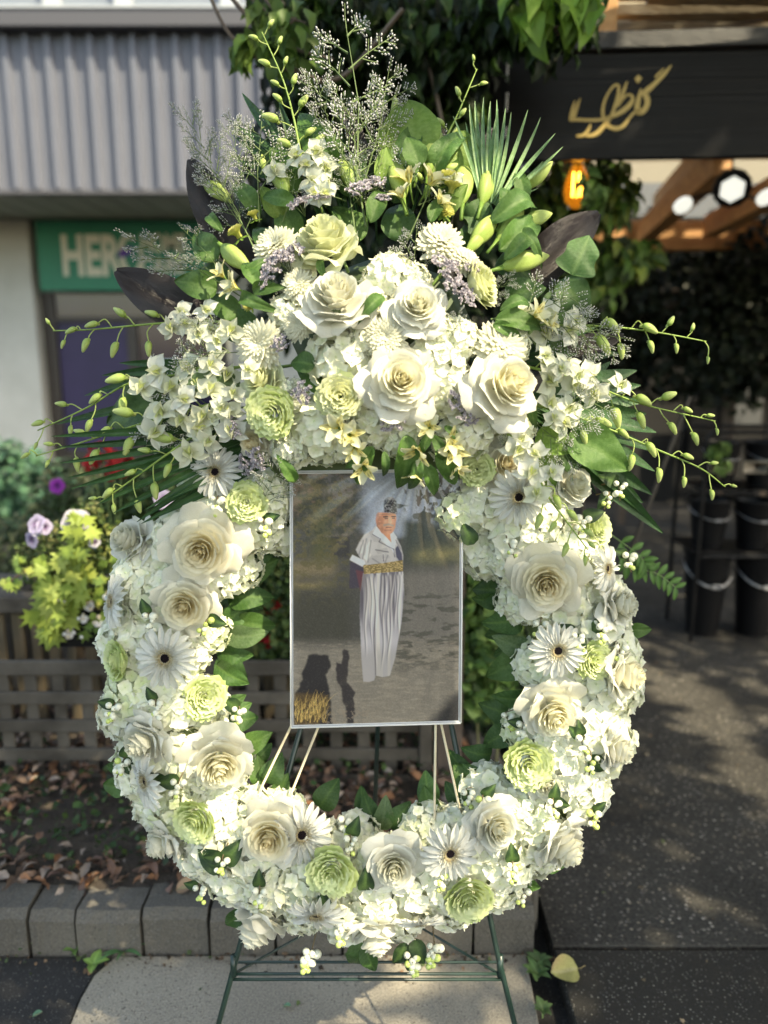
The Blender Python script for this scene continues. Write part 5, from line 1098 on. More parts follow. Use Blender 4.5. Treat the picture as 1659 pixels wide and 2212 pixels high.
def ivy_leaf_mb(c):
    m = MB(); n = 5; pts = [(0, 0)]
    for k in range(11):
        a = R(-105 + 21 * k); r = 1.0 if k % 2 == 1 else .55
        if k == 5: r = 1.2
        pts.append((math.sin(a) * r * .62, .42 + math.cos(a) * r * .62))
    v = [(0, .42, .0)] + [(x, y, .12 * (x * x + (y - .4) ** 2)) for x, y in pts]; N_ = len(pts)
    m.add(v, [(0, 1 + (k + 1) % N_, 1 + k) for k in range(N_)], np.array([np.array(c) * 1.15] + [c] * N_)); return m
IVY = [ivy_leaf_mb(c).mesh('leaf', M_['bgleaf']) for c in ((.30, .37, .07), (.24, .32, .06), (.14, .22, .05), (.36, .41, .10))]
def trailing(root, places, sizes, meshes, nrm=(0, -1, .35), seed=3):
    g = random.Random(seed)
    for (x, y, z) in places:
        nn = Vector((nrm[0] + g.uniform(-.6, .6), nrm[1] + g.uniform(-.3, .3), nrm[2] + g.uniform(-.5, .6))); a = g.uniform(-1.2, 1.2) + math.pi
        link('leaf', meshes[g.randrange(len(meshes))], root, inv(root) @ frame(nn, 0, g.uniform(*sizes), (x, y, z), up=(math.sin(a), 0, math.cos(a))))
gi = random.Random(12)
def cloud(uv, ry, n, y0, g=gi):
    out = []
    for k in range(n):
        u, v, ru, rv = uv[g.randrange(len(uv))]; a = g.uniform(0, 6.3); q = math.sqrt(g.random()); out.append(W(u + ru * q * math.cos(a), v + rv * q * math.sin(a), y0 + g.uniform(-ry, ry)))
    return out
ivy = thing('ivy_plant', 'lime green trailing ivy spilling over the planter box', 'plant', W(160, 1300, PBY))
pl_ = cloud([(160, 1190, 40, 30), (150, 1235, 45, 35), (135, 1280, 35, 30), (120, 1330, 35, 35), (175, 1130, 25, 25)], .04, 120, PBY - .1)
trailing(ivy, pl_, (.035, .062), [IVY[0], IVY[1], IVY[3], IVY[0]])
trailing(ivy, cloud([(60, 1215, 40, 12), (20, 1255, 22, 10), (90, 1235, 20, 30), (75, 1205, 25, 20)], .03, 30, PBY - .06), (.022, .035), [IVY[1], IVY[2], IVY[3]])
trailing(ivy, cloud([(190, 1340, 30, 20), (215, 1330, 30, 20), (240, 1280, 30, 25), (95, 1290, 20, 40), (230, 1220, 40, 30)], .04, 60, PBY - .08), (.022, .04), [IVY[2], IVY[1]], seed=9)
st = MB()
for q in (((150, 1300), (80, 1230), (10, 1262)), ((150, 1290), (110, 1330), (115, 1365))):
    v, f = tube(curve([W(u, vv, PBY - .05) for u, vv in q], 5), .002, 4); st.add(v, f, (.3, .16, .08))
part('runner', st, M_['gen'], ivy)
def mass(name, root, centers, n, size, cols, seed, w=.35, mt='bgleaf', fold=.15, curl=.25, nb=(0, -.5, .6), **k):
    g = np.random.default_rng(seed); C = np.array([c[:3] for c in centers]); Rr = np.array([c[3] for c in centers]); i = g.integers(0, len(C), n)
    d = g.normal(size=(n, 3)); d /= np.linalg.norm(d, axis=1)[:, None]; rad = Rr[i] * g.uniform(.35, 1.05, n) ** .6; P = C[i] + d * rad[:, None] * np.array((1, .8, .9))
    N_ = d * .8 + np.array(nb) + g.normal(size=(n, 3)) * .5
    return part(name, scatter(P, N_, g.uniform(size[0], size[1], n), pick(cols, n, g, .2), w, fold, curl, seed, **k), M_[mt], root)
o_ = mass('foliage', ivy, [(*W(u, v, PBY), r) for u, v, r in ((170, 1180, .09), (150, 1250, .10), (210, 1240, .10), (200, 1300, .08), (240, 1180, .08), (100, 1240, .06), (190, 1130, .05))], 1500, (.010, .024), [(.07, .12, .03), (.14, .20, .04), (.30, .32, .10), (.05, .08, .025)], 41); o_['kind'] = 'stuff'
# petunias, alyssum, geranium
def petunia_mb(c, dark):
    m = MB(); v = []; cc = []; nt, ns = 6, 25
    for i in range(nt):
        t = i / (nt - 1)
        for j in range(ns):
            a = 2 * math.pi * j / (ns - 1); r = .12 + .88 * t * (1 + .07 * math.cos(5 * a)); v.append((r * math.cos(a), r * math.sin(a), .35 * t ** .5 + .06 * math.sin(10 * a) * t - .15 * t * t)); cc.append(mixc(dark, c, min(1, t * 1.7 - .1 if t > .06 else 0)) * (1 - .15 * abs(math.cos(5 * a)) * (1 - t)))
    m.add(v, gridfaces(nt, ns), np.array(cc)); return m
PET = [petunia_mb((.46, .40, .62), (.10, .03, .14)).mesh('bloom', M_['bgleaf']), petunia_mb((.60, .56, .70), (.14, .04, .18)).mesh('bloom', M_['bgleaf'])]
pt = thing('petunia_plant', 'lilac petunias with dark veined throats rising left of the ivy', 'plant', W(90, 1200, PBY))
for (u, v, r, k, nn) in ((82, 1133, 25, 0, (-.3, -1, .5)), (166, 1130, 36, 1, (.3, -1, .15)), (72, 1165, 22, 0, (-.5, -1, 0)), (80, 1145, 17, 1, (.2, -.8, .5)), (205, 1172, 16, 1, (0, -1, .6)), (96, 1138, 20, 0, (.4, -1, .3)), (355, 1080, 25, 0, (.2, -1, .4))):
    link('bloom', PET[k], pt, inv(pt) @ frame(nn, rnd.uniform(0, 6), r * 1.1e-3, W(u, v, PBY - .1)))
o_ = mass('foliage', pt, [(*W(u, v, PBY - .03), r) for u, v, r in ((90, 1190, .06), (130, 1160, .06), (60, 1200, .04), (110, 1225, .05), (190, 1110, .05))], 420, (.010, .02), [(.12, .16, .06), (.09, .13, .04), (.2, .2, .08)], 42); o_['kind'] = 'stuff'
al = thing('alyssum_plant', 'clusters of small white blossoms among the planter leaves', 'plant', W(200, 1320, PBY))
tiny = ball(5, 3)
for (u, v, r) in ((292, 1240, 16), (292, 1270, 16), (238, 1290, 20), (140, 1288, 14), (192, 1310, 14), (252, 1320, 14), (213, 1345, 12), (340, 1340, 18), (155, 1400 - 30, 14), (340, 1270, 16), (300, 1330, 10), (395 - 40, 1285, 16), (347, 1365, 12), (180, 1335, 9)):
    m = MB(); c0 = W(u, v, PBY - .12)
    for k in range(14): m.add(tiny[0] * (.006, .004, .006) * rnd.uniform(.8, 1.3) + c0 + np.array((rnd.gauss(0, .45), rnd.gauss(0, .3), rnd.gauss(0, .45))) * r * 1.3e-3, tiny[1], (.80, .78, .80) if k % 4 else (.7, .62, .5))
    part('bloom_cluster', m, M_['floret'], al)
def geranium(name, label, base, heads, seed, leafcs, col=(.62, .03, .035)):
    r_ = thing(name, label, 'plant', base); g = random.Random(seed)
    for (p, r) in heads:
        m = MB()
        for k in range(16):
            d = Vector((g.gauss(0, 1), g.gauss(0, 1) - .3, g.gauss(0, 1) + .3)).normalized(); q = np.array(p) + np.array(d) * r * .75
            for j in range(5):
                pv, pf = strap_petal(r * .42, r * .17, bend=.05 * r, cup=.3, nt=4, ns=3, r0=.03 * r); m.add(pv, pf, np.array(col) * g.uniform(.75, 1.25), frame(d + Vector((g.uniform(-.4, .4),) * 3), j * 1.2566, 1, q))
        part('flower_head', m, M_['bgleaf'], r_, smooth=True); m = MB(); v, f = tube([p, np.array(p) * .5 + np.array(base) * .5 + (0, .02, 0), base], .0022, 4); m.add(v, f, (.16, .24, .08)); part('stem', m, M_['gen'], r_)
    o_ = mass('foliage', r_, leafcs, int(600 * len(leafcs)), (.014, .032), [(.05, .10, .03), (.08, .14, .04), (.03, .06, .02), (.14, .18, .06)], seed, .5); o_['kind'] = 'stuff'
    return r_
GY = 2.5
geranium('geranium_plant', 'red geranium showing behind the palm leaflets at the left', W(250, 1300, GY), [(W(222, 985, GY), .055), (W(262, 1005, GY), .05), (W(200, 1000, GY), .035), (W(246, 1020, GY), .035)], 51, [(*W(u, v, GY + .1), r) for u, v, r in ((250, 1080, .10), (320, 1060, .12), (210, 1120, .08), (300, 1160, .14), (230, 1190, .10), (380, 1120, .12))])
geranium('geranium_plant', 'dark red geranium hanging in the shade inside the ring', W(560, 1450, 2.45), [(W(590, 1308, 2.4), .036), (W(578, 1383, 2.4), .030), (W(587, 1295, 2.4), .02), (W(430, 1430, 2.4), .02)], 52, [(*W(u, v, 2.45), r) for u, v, r in ((580, 1200, .14), (560, 1300, .13), (620, 1350, .13), (540, 1400, .10), (640, 1240, .14), (600, 1110, .12))], (.50, .01, .02))
# light green climber at the right inside the ring
cl = thing('climbing_plant', 'light green climbing plant behind the right side of the ring', 'plant', W(1040, 1700, 2.35))
o_ = mass('foliage', cl, [(*W(u, v, 2.35), r) for u, v, r in ((1030, 1200, .10), (1050, 1280, .12), (1060, 1360, .12), (1030, 1440, .10), (1080, 1420, .10), (1050, 1500, .09), (1010, 1100, .10))], 1500, (.03, .06), [(.10, .19, .05), (.16, .27, .07), (.05, .10, .03), (.22, .33, .10)], 61, .32, nb=(0, -.9, .5)); o_['kind'] = 'stuff'
m = MB()
for q in (((1040, 1720), (1030, 1500), (1050, 1300), (1030, 1100)), ((1060, 1740), (1085, 1500), (1060, 1350)), ((1010, 1420), (1050, 1480), (1075, 1500))):
    v, f = tube(curve([W(u, vv, 2.38) for u, vv in q], 5), .004, 5); m.add(v, f, (.2, .2, .09))
part('stem', m, M_['gen'], cl)
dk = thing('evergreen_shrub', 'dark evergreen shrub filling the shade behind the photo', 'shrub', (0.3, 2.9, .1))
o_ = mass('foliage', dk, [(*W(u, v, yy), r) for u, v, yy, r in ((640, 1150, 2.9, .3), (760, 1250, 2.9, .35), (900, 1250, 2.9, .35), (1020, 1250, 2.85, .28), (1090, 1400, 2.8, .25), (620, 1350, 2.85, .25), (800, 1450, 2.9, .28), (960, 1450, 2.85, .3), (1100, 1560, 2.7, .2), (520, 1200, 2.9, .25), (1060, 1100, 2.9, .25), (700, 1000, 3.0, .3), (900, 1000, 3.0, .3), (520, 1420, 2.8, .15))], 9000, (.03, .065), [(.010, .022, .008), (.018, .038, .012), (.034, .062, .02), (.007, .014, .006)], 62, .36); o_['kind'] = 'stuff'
m = MB()
for k in range(9):
    x = rnd.uniform(-.5, .9); v, f = tube([(x, 2.85, .05), (x + rnd.uniform(-.1, .1), 2.9, .6), (x + rnd.uniform(-.3, .3), 2.9, 1.3)], .009, 5); m.add(v, f, (.05, .04, .03))
part('stem', m, M_['gen'], dk)
sp_ = thing('fern_sprig', 'light green pinnate sprig reaching over the path from behind the ring', 'plant', W(1330, 1180, 1.75))
for q in (((1320, 1155), (1380, 1200), (1395, 1225)), ((1330, 1195), (1370, 1225), (1420, 1240), (1458, 1268))):
    pts = curve([W(u, vv, 1.75) for u, vv in q], 6); m = MB(); v, f = tube(pts, .0013, 4); m.add(v, f, (.2, .3, .1)); part('stem', m, M_['gen'], sp_)
    me = broad_leaf_mb((.10, .21, .05), .2).mesh('leaf', M_['bgleaf'])
    for k in range(2, len(pts), 2):
        for s in (-1, 1):
            d = pts[k] - pts[k - 1]; d /= np.linalg.norm(d); up = Vector((d[0] * .6 - s * d[2], rnd.uniform(-.2, .2), d[2] * .6 + s * d[0])); link('leaf', me, sp_, inv(sp_) @ frame((rnd.uniform(-.3, .3), -1, .3), 0, .036 * rnd.uniform(.8, 1.15), pts[k], up=up))
# ------------------------------------------------------------------ the shop building across the lot
M_['metal'] = mat('ribbed_metal', (.115, .125, .155), (.10, .108, .135), scale=1.2, rough=.5, spec=.35, bump=.08, bscale=3)
M_['flash'] = mat('metal_flashing', (.06, .06, .068), rough=.5)
M_['upper'] = mat('painted_wall', (.17, .20, .24), (.15, .18, .22), scale=2, rough=.7)
M_['strip'] = mat('pale_strip', (.32, .35, .38), rough=.7)
M_['soffit'] = mat('soffit_board', (.36, .39, .34), (.32, .35, .30), scale=2, rough=.8)
M_['pillar'] = mat('white_painted_brick', (.52, .53, .50), (.46, .47, .44), scale=3, rough=.75)
M_['signgreen'] = mat('green_sign_panel', (.008, .22, .125), (.007, .19, .11), scale=3, rough=.5)
M_['signwhite'] = mat('sign_white', (.66, .65, .54), rough=.6); M_['signpurple'] = mat('sign_purple', (.10, .04, .30), rough=.6)
M_['frame'] = mat('bronze_frame', (.035, .028, .024), rough=.45); M_['glass'] = mat('dark_shop_glass', (.012, .010, .030), (.02, .016, .05), scale=1.2, rough=.08, spec=.7)
M_['purple'] = mat('purple_poster', (.018, .012, .06), (.028, .018, .08), scale=2, rough=.5)
BY = 8.8; DY = 10.8
zb = W(400, 410, BY)[2]; ztp = W(300, 72, BY)[2]; gz0 = -.05
bld = thing('shop_building', 'low shop building with a ribbed grey metal fascia and white brick pillar', 'building', (-4, DY, gz0))
XL, XR = -14, 6.5
bar(bld, 'fascia_panel', XL, XR, BY + .03, BY + .08, zb, ztp, M_['metal'], .004)
x = W(38, 400, BY)[0] - 30 * .2215
rib = MB(); rv = []
prof = [(-.052, .03), (-.028, -.03), (.028, -.03), (.052, .03)]
for z in (zb + .005, ztp - .01): rv += [(a, b, z) for a, b in prof]
rib.add(rv, [(0, 1, 5, 4), (1, 2, 6, 5), (2, 3, 7, 6), (4, 5, 6, 7), (3, 2, 1, 0)]); rib_me = rib.mesh('rib', M_['metal'], False)
while x < XR - .1:
    if x > XL + .1: part('rib', rib_me, None, bld, Mw=Matrix.Translation((x, BY - .002, 0)))
    x += .2215
bar(bld, 'flashing', XL, XR, BY - .17, BY + .12, ztp, ztp + .16, M_['flash'], .01); bar(bld, 'flashing', XL, XR, BY - .185, BY + .1, ztp + .162, ztp + .19, M_['strip'], .004)
bar(bld, 'drip_edge', XL, XR, BY - .02, BY + .09, zb - .05, zb - .002, M_['flash'], .004)
bar(bld, 'soffit', XL, XR, BY + .095, DY + .4, zb + .0, zb + .05, M_['soffit'], 0)
for k in range(60): bar(bld, 'soffit_batten', XL + .34 * k, XL + .34 * k + .02, BY + .1, DY + .3, zb - .012, zb - .002, M_['soffit'], 0)
bar(bld, 'upper_wall', XL, XR, BY + .6, BY + .8, ztp, ztp + 3.5, M_['upper'], 0)
for u in (-60, 113, 267, 495, 680): x0 = W(u - 18, 30, BY + .55)[0]; bar(bld, 'pale_strip', x0, x0 + .19, BY + .52, BY + .597, ztp + .25, ztp + 3.4, M_['strip'], .003)
px1 = W(90, 632, DY)[0]
pil = bar(bld, 'pillar', XL, px1, DY - .25, DY + .2, gz0, zb - .014, M_['pillar'], .01)
for k in range(38):
    z = gz0 + .085 * k + .05
    if z < zb - .1: bar(bld, 'brick_course', XL + .01, px1 - .004, DY - .258, DY - .2505, z, z + .073, M_['pillar'], .002)
sx1 = W(600, 1000, DY)[0]
bar(bld, 'wall', px1 + .002, XR, DY + .12, DY + .3, W(300, 632, DY)[2], zb - .001, M_['pillar'], 0)
bar(bld, 'wall', W(492, 700, DY)[0], XR, DY + .1, DY + .119, gz0, W(300, 632, DY)[2], M_['pillar'], 0)
zt_ = W(300, 633, DY)[2]; fx0 = px1 + .003; x3 = W(278, 701, DY)[0]; x4 = W(478, 750, DY)[0]
win = thing('shopfront_window', 'dark shopfront door and window with bronze frames behind the petals', 'window', (fx0, DY, gz0)); 
bar(win, 'frame', fx0, fx0 + .17, DY - .05, DY + .06, gz0, zt_ - .004, M_['frame'], .006); bar(win, 'frame', x3 - .02, x3 + .12, DY - .05, DY + .06, gz0, zt_ - .34, M_['frame'], .006); bar(win, 'frame', x4, x4 + .09, DY - .05, DY + .06, gz0, zt_ - .34, M_['frame'], .006)
zz1 = W(300, 688, DY)[2]; bar(win, 'frame', fx0 + .172, x4 - .002, DY - .052, DY + .06, zz1 - .05, zz1 + .02, M_['frame'], .006); bar(win, 'frame', fx0 + .172, x4 - .002, DY - .052, DY + .06, gz0, gz0 + .2, M_['frame'], .006)
bar(win, 'pane', fx0 + .172, x4 - .002, DY - .0, DY + .02, zz1 + .022, zt_ - .004, M_['glass'], 0); bar(win, 'pane', fx0 + .172, x3 - .022, DY, DY + .02, gz0 + .2, zz1 - .052, M_['purple'], 0); bar(win, 'pane', x3 + .122, x4 - .002, DY, DY + .02, gz0 + .2, zz1 - .052, M_['glass'], 0)
bar(win, 'poster', W(342, 790, DY)[0], W(390, 790, DY)[0], DY - .012, DY - .002, W(340, 840, DY)[2], W(340, 778, DY)[2], mat('pale_poster', (.45, .62, .66), rough=.6), 0)
# green shop sign with its lettering
def textmesh(txt, name, mt, size, bold=.02, ext=.006, sxx=1.0):
    cu = bpy.data.curves.new(name, 'FONT'); cu.body = txt; cu.size = size; cu.offset = bold; cu.extrude = ext; cu.align_x = 'LEFT'
    o = bpy.data.objects.new(name, cu); me = bpy.data.meshes.new_from_object(o); bpy.data.objects.remove(o); me.materials.clear(); me.materials.append(mt); return me
SY = DY - .28; sa, sb_ = W(75, 477, SY), W(460, 628, SY)
sg_ = thing('shop_sign', 'green shop sign reading HERO HOME CARE under the soffit', 'sign', (sa[0], SY, sb_[2]))
mb = MB(); mb.add(*box(sa[0], sb_[0], SY, SY + .06, sb_[2], sa[2], .004)); part('panel', mb, M_['signgreen'], sg_)
def fit(txt, u0, v0, u1, v1, mt, bold):
    me = textmesh(txt, 'lettering', mt, 1.0, bold, .006); co = np.array([v.co[:] for v in me.vertices]); mn, mx = co.min(0), co.max(0)
    a, b = W(u0, v1, SY), W(u1, v0, SY); sx, sz = (b[0] - a[0]) / (mx[0] - mn[0]), (b[2] - a[2]) / (mx[1] - mn[1])
    M = Matrix(((sx, 0, 0, a[0] - mn[0] * sx), (0, 0, -.6, SY - .009), (0, sz, 0, a[2] - mn[1] * sz), (0, 0, 0, 1))); part('lettering', me, None, sg_, Mw=M)
fit('HER', 139, 507, 262, 597, M_['signwhite'], .035)
fit('HOME', 306, 505, 399, 546, M_['signwhite'], .03); fit('CARE', 306, 556, 399, 592, M_['signwhite'], .03)

# the round letter O drawn as a swoosh with a purple drop
def ribbon(pts, w, M, mt, name, root, ext=.012, seg=6, color=None):
    """flat stroke with varying width: pts (x, y), w half widths, extruded a little; M maps (x, y, depth) to the world"""
    P = curve([(p[0], p[1], 0) for p in pts], seg)[:, :2]; t = np.linspace(0, len(pts) - 1, len(P)); wd = np.interp(t, range(len(pts)), w); d = np.gradient(P, axis=0); d /= np.linalg.norm(d, axis=1)[:, None] + 1e-9
    N_ = np.stack((-d[:, 1], d[:, 0]), 1); A, B = P + N_ * wd[:, None], P - N_ * wd[:, None]; n = len(P)
    v = [(*a, 0) for a in A] + [(*b, 0) for b in B] + [(*a, ext) for a in A] + [(*b, ext) for b in B]; f = []
    for i in range(n - 1): f += [(i, i + 1, n + i + 1, n + i), (i, i + 1, 2 * n + i + 1, 2 * n + i), (n + i, n + i + 1, 3 * n + i + 1, 3 * n + i), (2 * n + i, 2 * n + i + 1, 3 * n + i + 1, 3 * n + i)]
    f += [(0, n, 3 * n, 2 * n), (n - 1, 2 * n - 1, 4 * n - 1, 3 * n - 1)]
    m = MB(); m.add(v, f, M=M); return part(name, m, mt, root)
def plane_map(y, u0=800, v0=550, u1=None):                # picture measurements -> a vertical plane at distance y
    a = W(u0, v0, y); k = (W(u0 + 1, v0, y) - a)[0]; kz = (W(u0, v0 + 1, y) - a)[2]
    return Matrix(((k, 0, 0, a[0] - u0 * k), (0, 0, -k, y), (0, kz, 0, a[2] - v0 * kz), (0, 0, 0, 1)))
PM = plane_map(SY - .004, 285, 550)
ribbon([(292, 516), (276, 512), (264, 528), (262, 556), (270, 582), (284, 594), (298, 584), (306, 560), (300, 536)], [3, 5, 6, 6, 7, 7, 7, 5, 2], PM, M_['signwhite'], 'lettering', sg_)
ribbon([(256, 556), (266, 548), (278, 542), (288, 534)], [2, 9, 9, 2], PM @ Matrix.Translation((0, 0, 1.0)), M_['signpurple'], 'emblem', sg_)
# shrub in front of the white pillar, far left
def bush(name, label, blobs, n, size, cols, seed, cat='shrub', mt='bgleaf', w=.4, base=None, nb=(0, -.5, .6)):
    c = np.array(blobs[0][:3]); c[2] = 0; r_ = thing(name, label, cat, base if base is not None else c); o = mass('foliage', r_, blobs, n, size, cols, seed, w, mt, nb=nb); o['kind'] = 'stuff'
    m = MB()
    if base is not None: c = np.array(base)
    for b in blobs[:6]: v, f = tube([c + (rnd.uniform(-.1, .1) * (base is None), 0, 0), (np.array(b[:3]) + c) / 2, np.array(b[:3])], .015 if base is None else .004, 5); m.add(v, f, (.08, .06, .04))
    part('stem', m, M_['gen'], r_); return r_
bush('shrub', 'blue-green shrub growing before the white pillar at the far left', [(*W(u, v, 6.5), r) for u, v, r in ((20, 1030, .35), (70, 1060, .32), (10, 1110, .40), (60, 1130, .38), (-60, 1060, .45), (110, 1100, .25), (20, 1170, .35))], 4500, (.05, .11), [(.05, .13, .08), (.08, .18, .10), (.03, .07, .05)], 71)
bush('shrub', 'olive shrub with tiny leaves behind the planter', [(*W(u, v, 3.4), r) for u, v, r in ((160, 1060, .16), (230, 1100, .18), (190, 1140, .2), (120, 1150, .18), (290, 1120, .2), (380, 1150, .22), (60, 1250, .2), (320, 1060, .18), (400, 1060, .2), (20, 1200, .2))], 5000, (.02, .045), [(.10, .12, .06), (.07, .10, .04), (.14, .15, .08), (.03, .05, .02)], 72)
pb = bush('petunia_plant', 'single magenta blossom plant beside the dark door frame', [(*W(140, 1075, 3.3), .06)], 120, (.015, .03), [(.05, .09, .03)], 73, cat='plant')
link('bloom', petunia_mb((.35, .02, .42), (.12, .0, .18)).mesh('bloom', M_['bgleaf']), pb, inv(pb) @ frame((0, -1, .3), 0, .033, W(125, 1050, 3.2)))
rk = prism('rockery_stone', [W(-40, 1290, 2.9)[:2] - (0, .2), W(70, 1290, 2.9)[:2] - (0, .2), W(80, 1290, 2.9)[:2] + (0, .1), W(-40, 1290, 2.9)[:2] + (0, .1)], .1, W(0, 1250, 2.9)[2], M_['kerb'], .03, label='grey stone block behind the picket fence at the far left', cat='stone')

# ------------------------------------------------------------------ pergola with the black sign
QY = 3.0
M_['blackboard'] = mat('black_painted_board', (.005, .0052, .0065), (.003, .003, .0035), scale=3, stretch=(.4, 1, 60), rough=.36, spec=.16, bump=.25, bscale=2.0)
xl = W(1035, 350, QY)[0]; zt0, zt1, zb0 = W(1300, 82, QY)[2], W(1300, 120, QY)[2], W(1300, 350, QY)[2]
bs = thing('banner_sign', 'long black board with gold calligraphy hung from the pergola beam', 'sign', (xl, QY, zb0))
TL = Matrix.Translation((xl, QY, zt1)) @ Matrix.Rotation(R(-3), 4, 'Z') @ Matrix.Rotation(R(-.35), 4, 'Y') @ Matrix.Translation((-xl, -QY, -zt1))
mb = MB(); mb.add(*box(xl, 4.4, QY, QY + .03, zb0, zt1 - .003, .003), M=TL); part('board', mb, M_['blackboard'], bs)
m_gold = mat('gold_lettering', (.52, .37, .11), rough=.45, spec=.5)
PQ = TL @ plane_map(QY - .003, 1300, 240)
z3 = lambda x, y: (1065 + x / 2.7925, y / 2.7925)
def gold(pts, w): ribbon([z3(*p) for p in pts], [q * 1.3 / 2.7925 for q in w], PQ, m_gold, 'calligraphy_stroke', bs, ext=.8)
gold([(484, 622), (474, 660), (466, 700), (458, 742)], [2, 6, 7, 5])
gold([(514, 608), (500, 650), (486, 700), (476, 742)], [2, 6, 8, 6])
gold([(458, 742), (500, 737), (560, 741), (640, 740), (705, 722), (768, 690), (812, 648), (822, 612), (800, 594), (772, 612), (736, 668)], [4, 8, 7, 7, 9, 12, 11, 7, 5, 5, 3])
gold([(736, 536), (712, 538), (684, 572), (658, 630), (650, 690), (662, 742), (692, 782), (738, 796), (778, 778), (806, 738), (838, 702), (874, 694)], [5, 6, 5, 6, 7, 7, 9, 10, 9, 6, 7, 12])
gold([(736, 536), (738, 590), (724, 650), (706, 706), (668, 770), (618, 824), (560, 838)], [5, 8, 8, 7, 9, 11, 5])
gold([(786, 514), (772, 560), (754, 620), (734, 664)], [2, 7, 8, 4]); gold([(582, 766), (570, 800), (544, 830), (500, 836)], [3, 7, 8, 5])
gold([(1036, 428), (1000, 476), (950, 530), (904, 572), (868, 596)], [3, 9, 10, 13, 8]); gold([(996, 444), (968, 474), (946, 496)], [2, 6, 4])
gold([(868, 562), (858, 620), (852, 670), (862, 700), (892, 690), (910, 650), (904, 612), (884, 588)], [4, 10, 12, 13, 13, 12, 12, 10]); gold([(829, 500), (848, 502), (870, 498)], [1, 20, 1])
m = MB(); m_w = mat('white_stitch', (.55, .56, .58), rough=.6)
for (v0, v1) in ((130, 178), (203, 243), (277, 300)):
    a, b = PQ @ Vector((1093, v0, .6)), PQ @ Vector((1092, v1, .6)); v, f = tube([a, b], .004, 4); m.add(v, f)
part('lacing', m, m_w, bs)
for k in range(11): pp = PQ @ Vector((1410 + k * 13, 116.5 - k * .4, .3)); m = MB(); m.add(ball(6, 4)[0] * .004 + np.array(pp), ball(6, 4)[1]); part('nail', m, m_w, bs)
pg = thing('pergola', 'timber pergola with red-brown joists and a pole roof at the right', 'pergola', (2, 4, 0))
mb = MB(); mb.add(*box(xl - .25, 4.4, QY - .03, QY + .09, zt1, zt0, .004), M=TL); part('beam', mb, M_['wood_black'], pg)
RY = 6.0
zr0, zr1 = W(1500, 540, RY)[2], W(1500, 476, RY)[2]
bar(pg, 'beam', W(1230, 500, RY)[0], 8.0, RY, RY + .1, zr0, zr1, M_['wood_red'], .006)
def joist(a, b, w=.055, h=.075):
    a, b = np.array(a), np.array(b); d = b - a; ln = np.linalg.norm(d); mb = MB(); mb.add(*box(-w, w, 0, ln, -h, h, .004)); y = Vector(d / ln); z = Vector((0, 0, 1)); z = (z - y * z.dot(y)).normalized(); x = y.cross(z)
    M = Matrix((x, y, z)).transposed().to_4x4(); M.translation = Vector(a); return part('joist', mb, M_['wood_red'], pg, Mw=M)
ZJ = zr1 + .08
for x in (-.1, .78, 1.6, 2.45, 3.35, 4.3, 5.3): joist((x, QY + .06, zt0 + .075), (x * 1.0 + .55, RY + .35, ZJ - .03 + .12))
joist(W(1390, 505, RY - .1), W(1560, 350, 4.6)); joist(W(1535, 490, RY - .1), W(1700, 400, 4.4)); joist(W(1700, 520, RY - .1), W(1860, 400, 4.4))
# pole roof above the joists
gp = random.Random(8); zroof = max(zt0 + .17, ZJ + .13)
for k in range(34):
    y = QY - .25 + k * .1; zc = zroof + .05 + (k / 33) * .12 + gp.uniform(-.01, .01); m = MB(); r0 = gp.uniform(.030, .046)
    pts = [(xx, y + gp.uniform(-.012, .012), zc + gp.uniform(-.012, .012)) for xx in np.linspace(1.0 if k % 2 else .8, 7.5, 9)]; v, f = tube(pts, [r0 * gp.uniform(.85, 1.1) for _ in pts], 7); m.add(v, f); part('roof_pole', m, M_['pole'], pg)
m = MB()
for k in range(90):
    x, y = gp.uniform(.8, 4.5), gp.uniform(QY - .2, QY + 2.0); a = gp.uniform(-.5, .5); l_ = gp.uniform(.3, .9); z_ = zroof + gp.uniform(-.02, .02); v, f = tube([(x, y, z_), (x + l_ * .5 * math.cos(a), y + l_ * .5 * math.sin(a), z_ - gp.uniform(0, .06)), (x + l_ * math.cos(a), y + l_ * math.sin(a), z_)], gp.uniform(.003, .007), 4); m.add(v, f, (.14, .10, .07))
part('dry_twigs', m, M_['gen'], pg)
bar(pg, 'post', 4.6, 4.72, RY + .1, RY + .22, 0, zr1, M_['wood_red'], .006)
# what shows under the roof: pale awning sheet and grey siding further back
AY = 8.3
aw = thing('awning', 'cream and grey striped awning seen between the pergola joists', 'awning', W(1500, 470, AY)); 
za, zb2 = W(1400, 350, AY)[2], W(1400, 470, AY)[2]
for k in range(14):
    z0_ = zb2 + (za + .25 - zb2) * k / 14; z1_ = zb2 + (za + .25 - zb2) * (k + 1) / 14 - .006; bar(aw, 'slat', W(1150, 400, AY)[0], 9.5, AY - .02 * k * 0, AY + .03, z0_, z1_, mat('cream_slat', (.26, .235, .18), rough=.7) if k >= 6 else mat('grey_slat', (.12, .13, .14), rough=.6), .002)
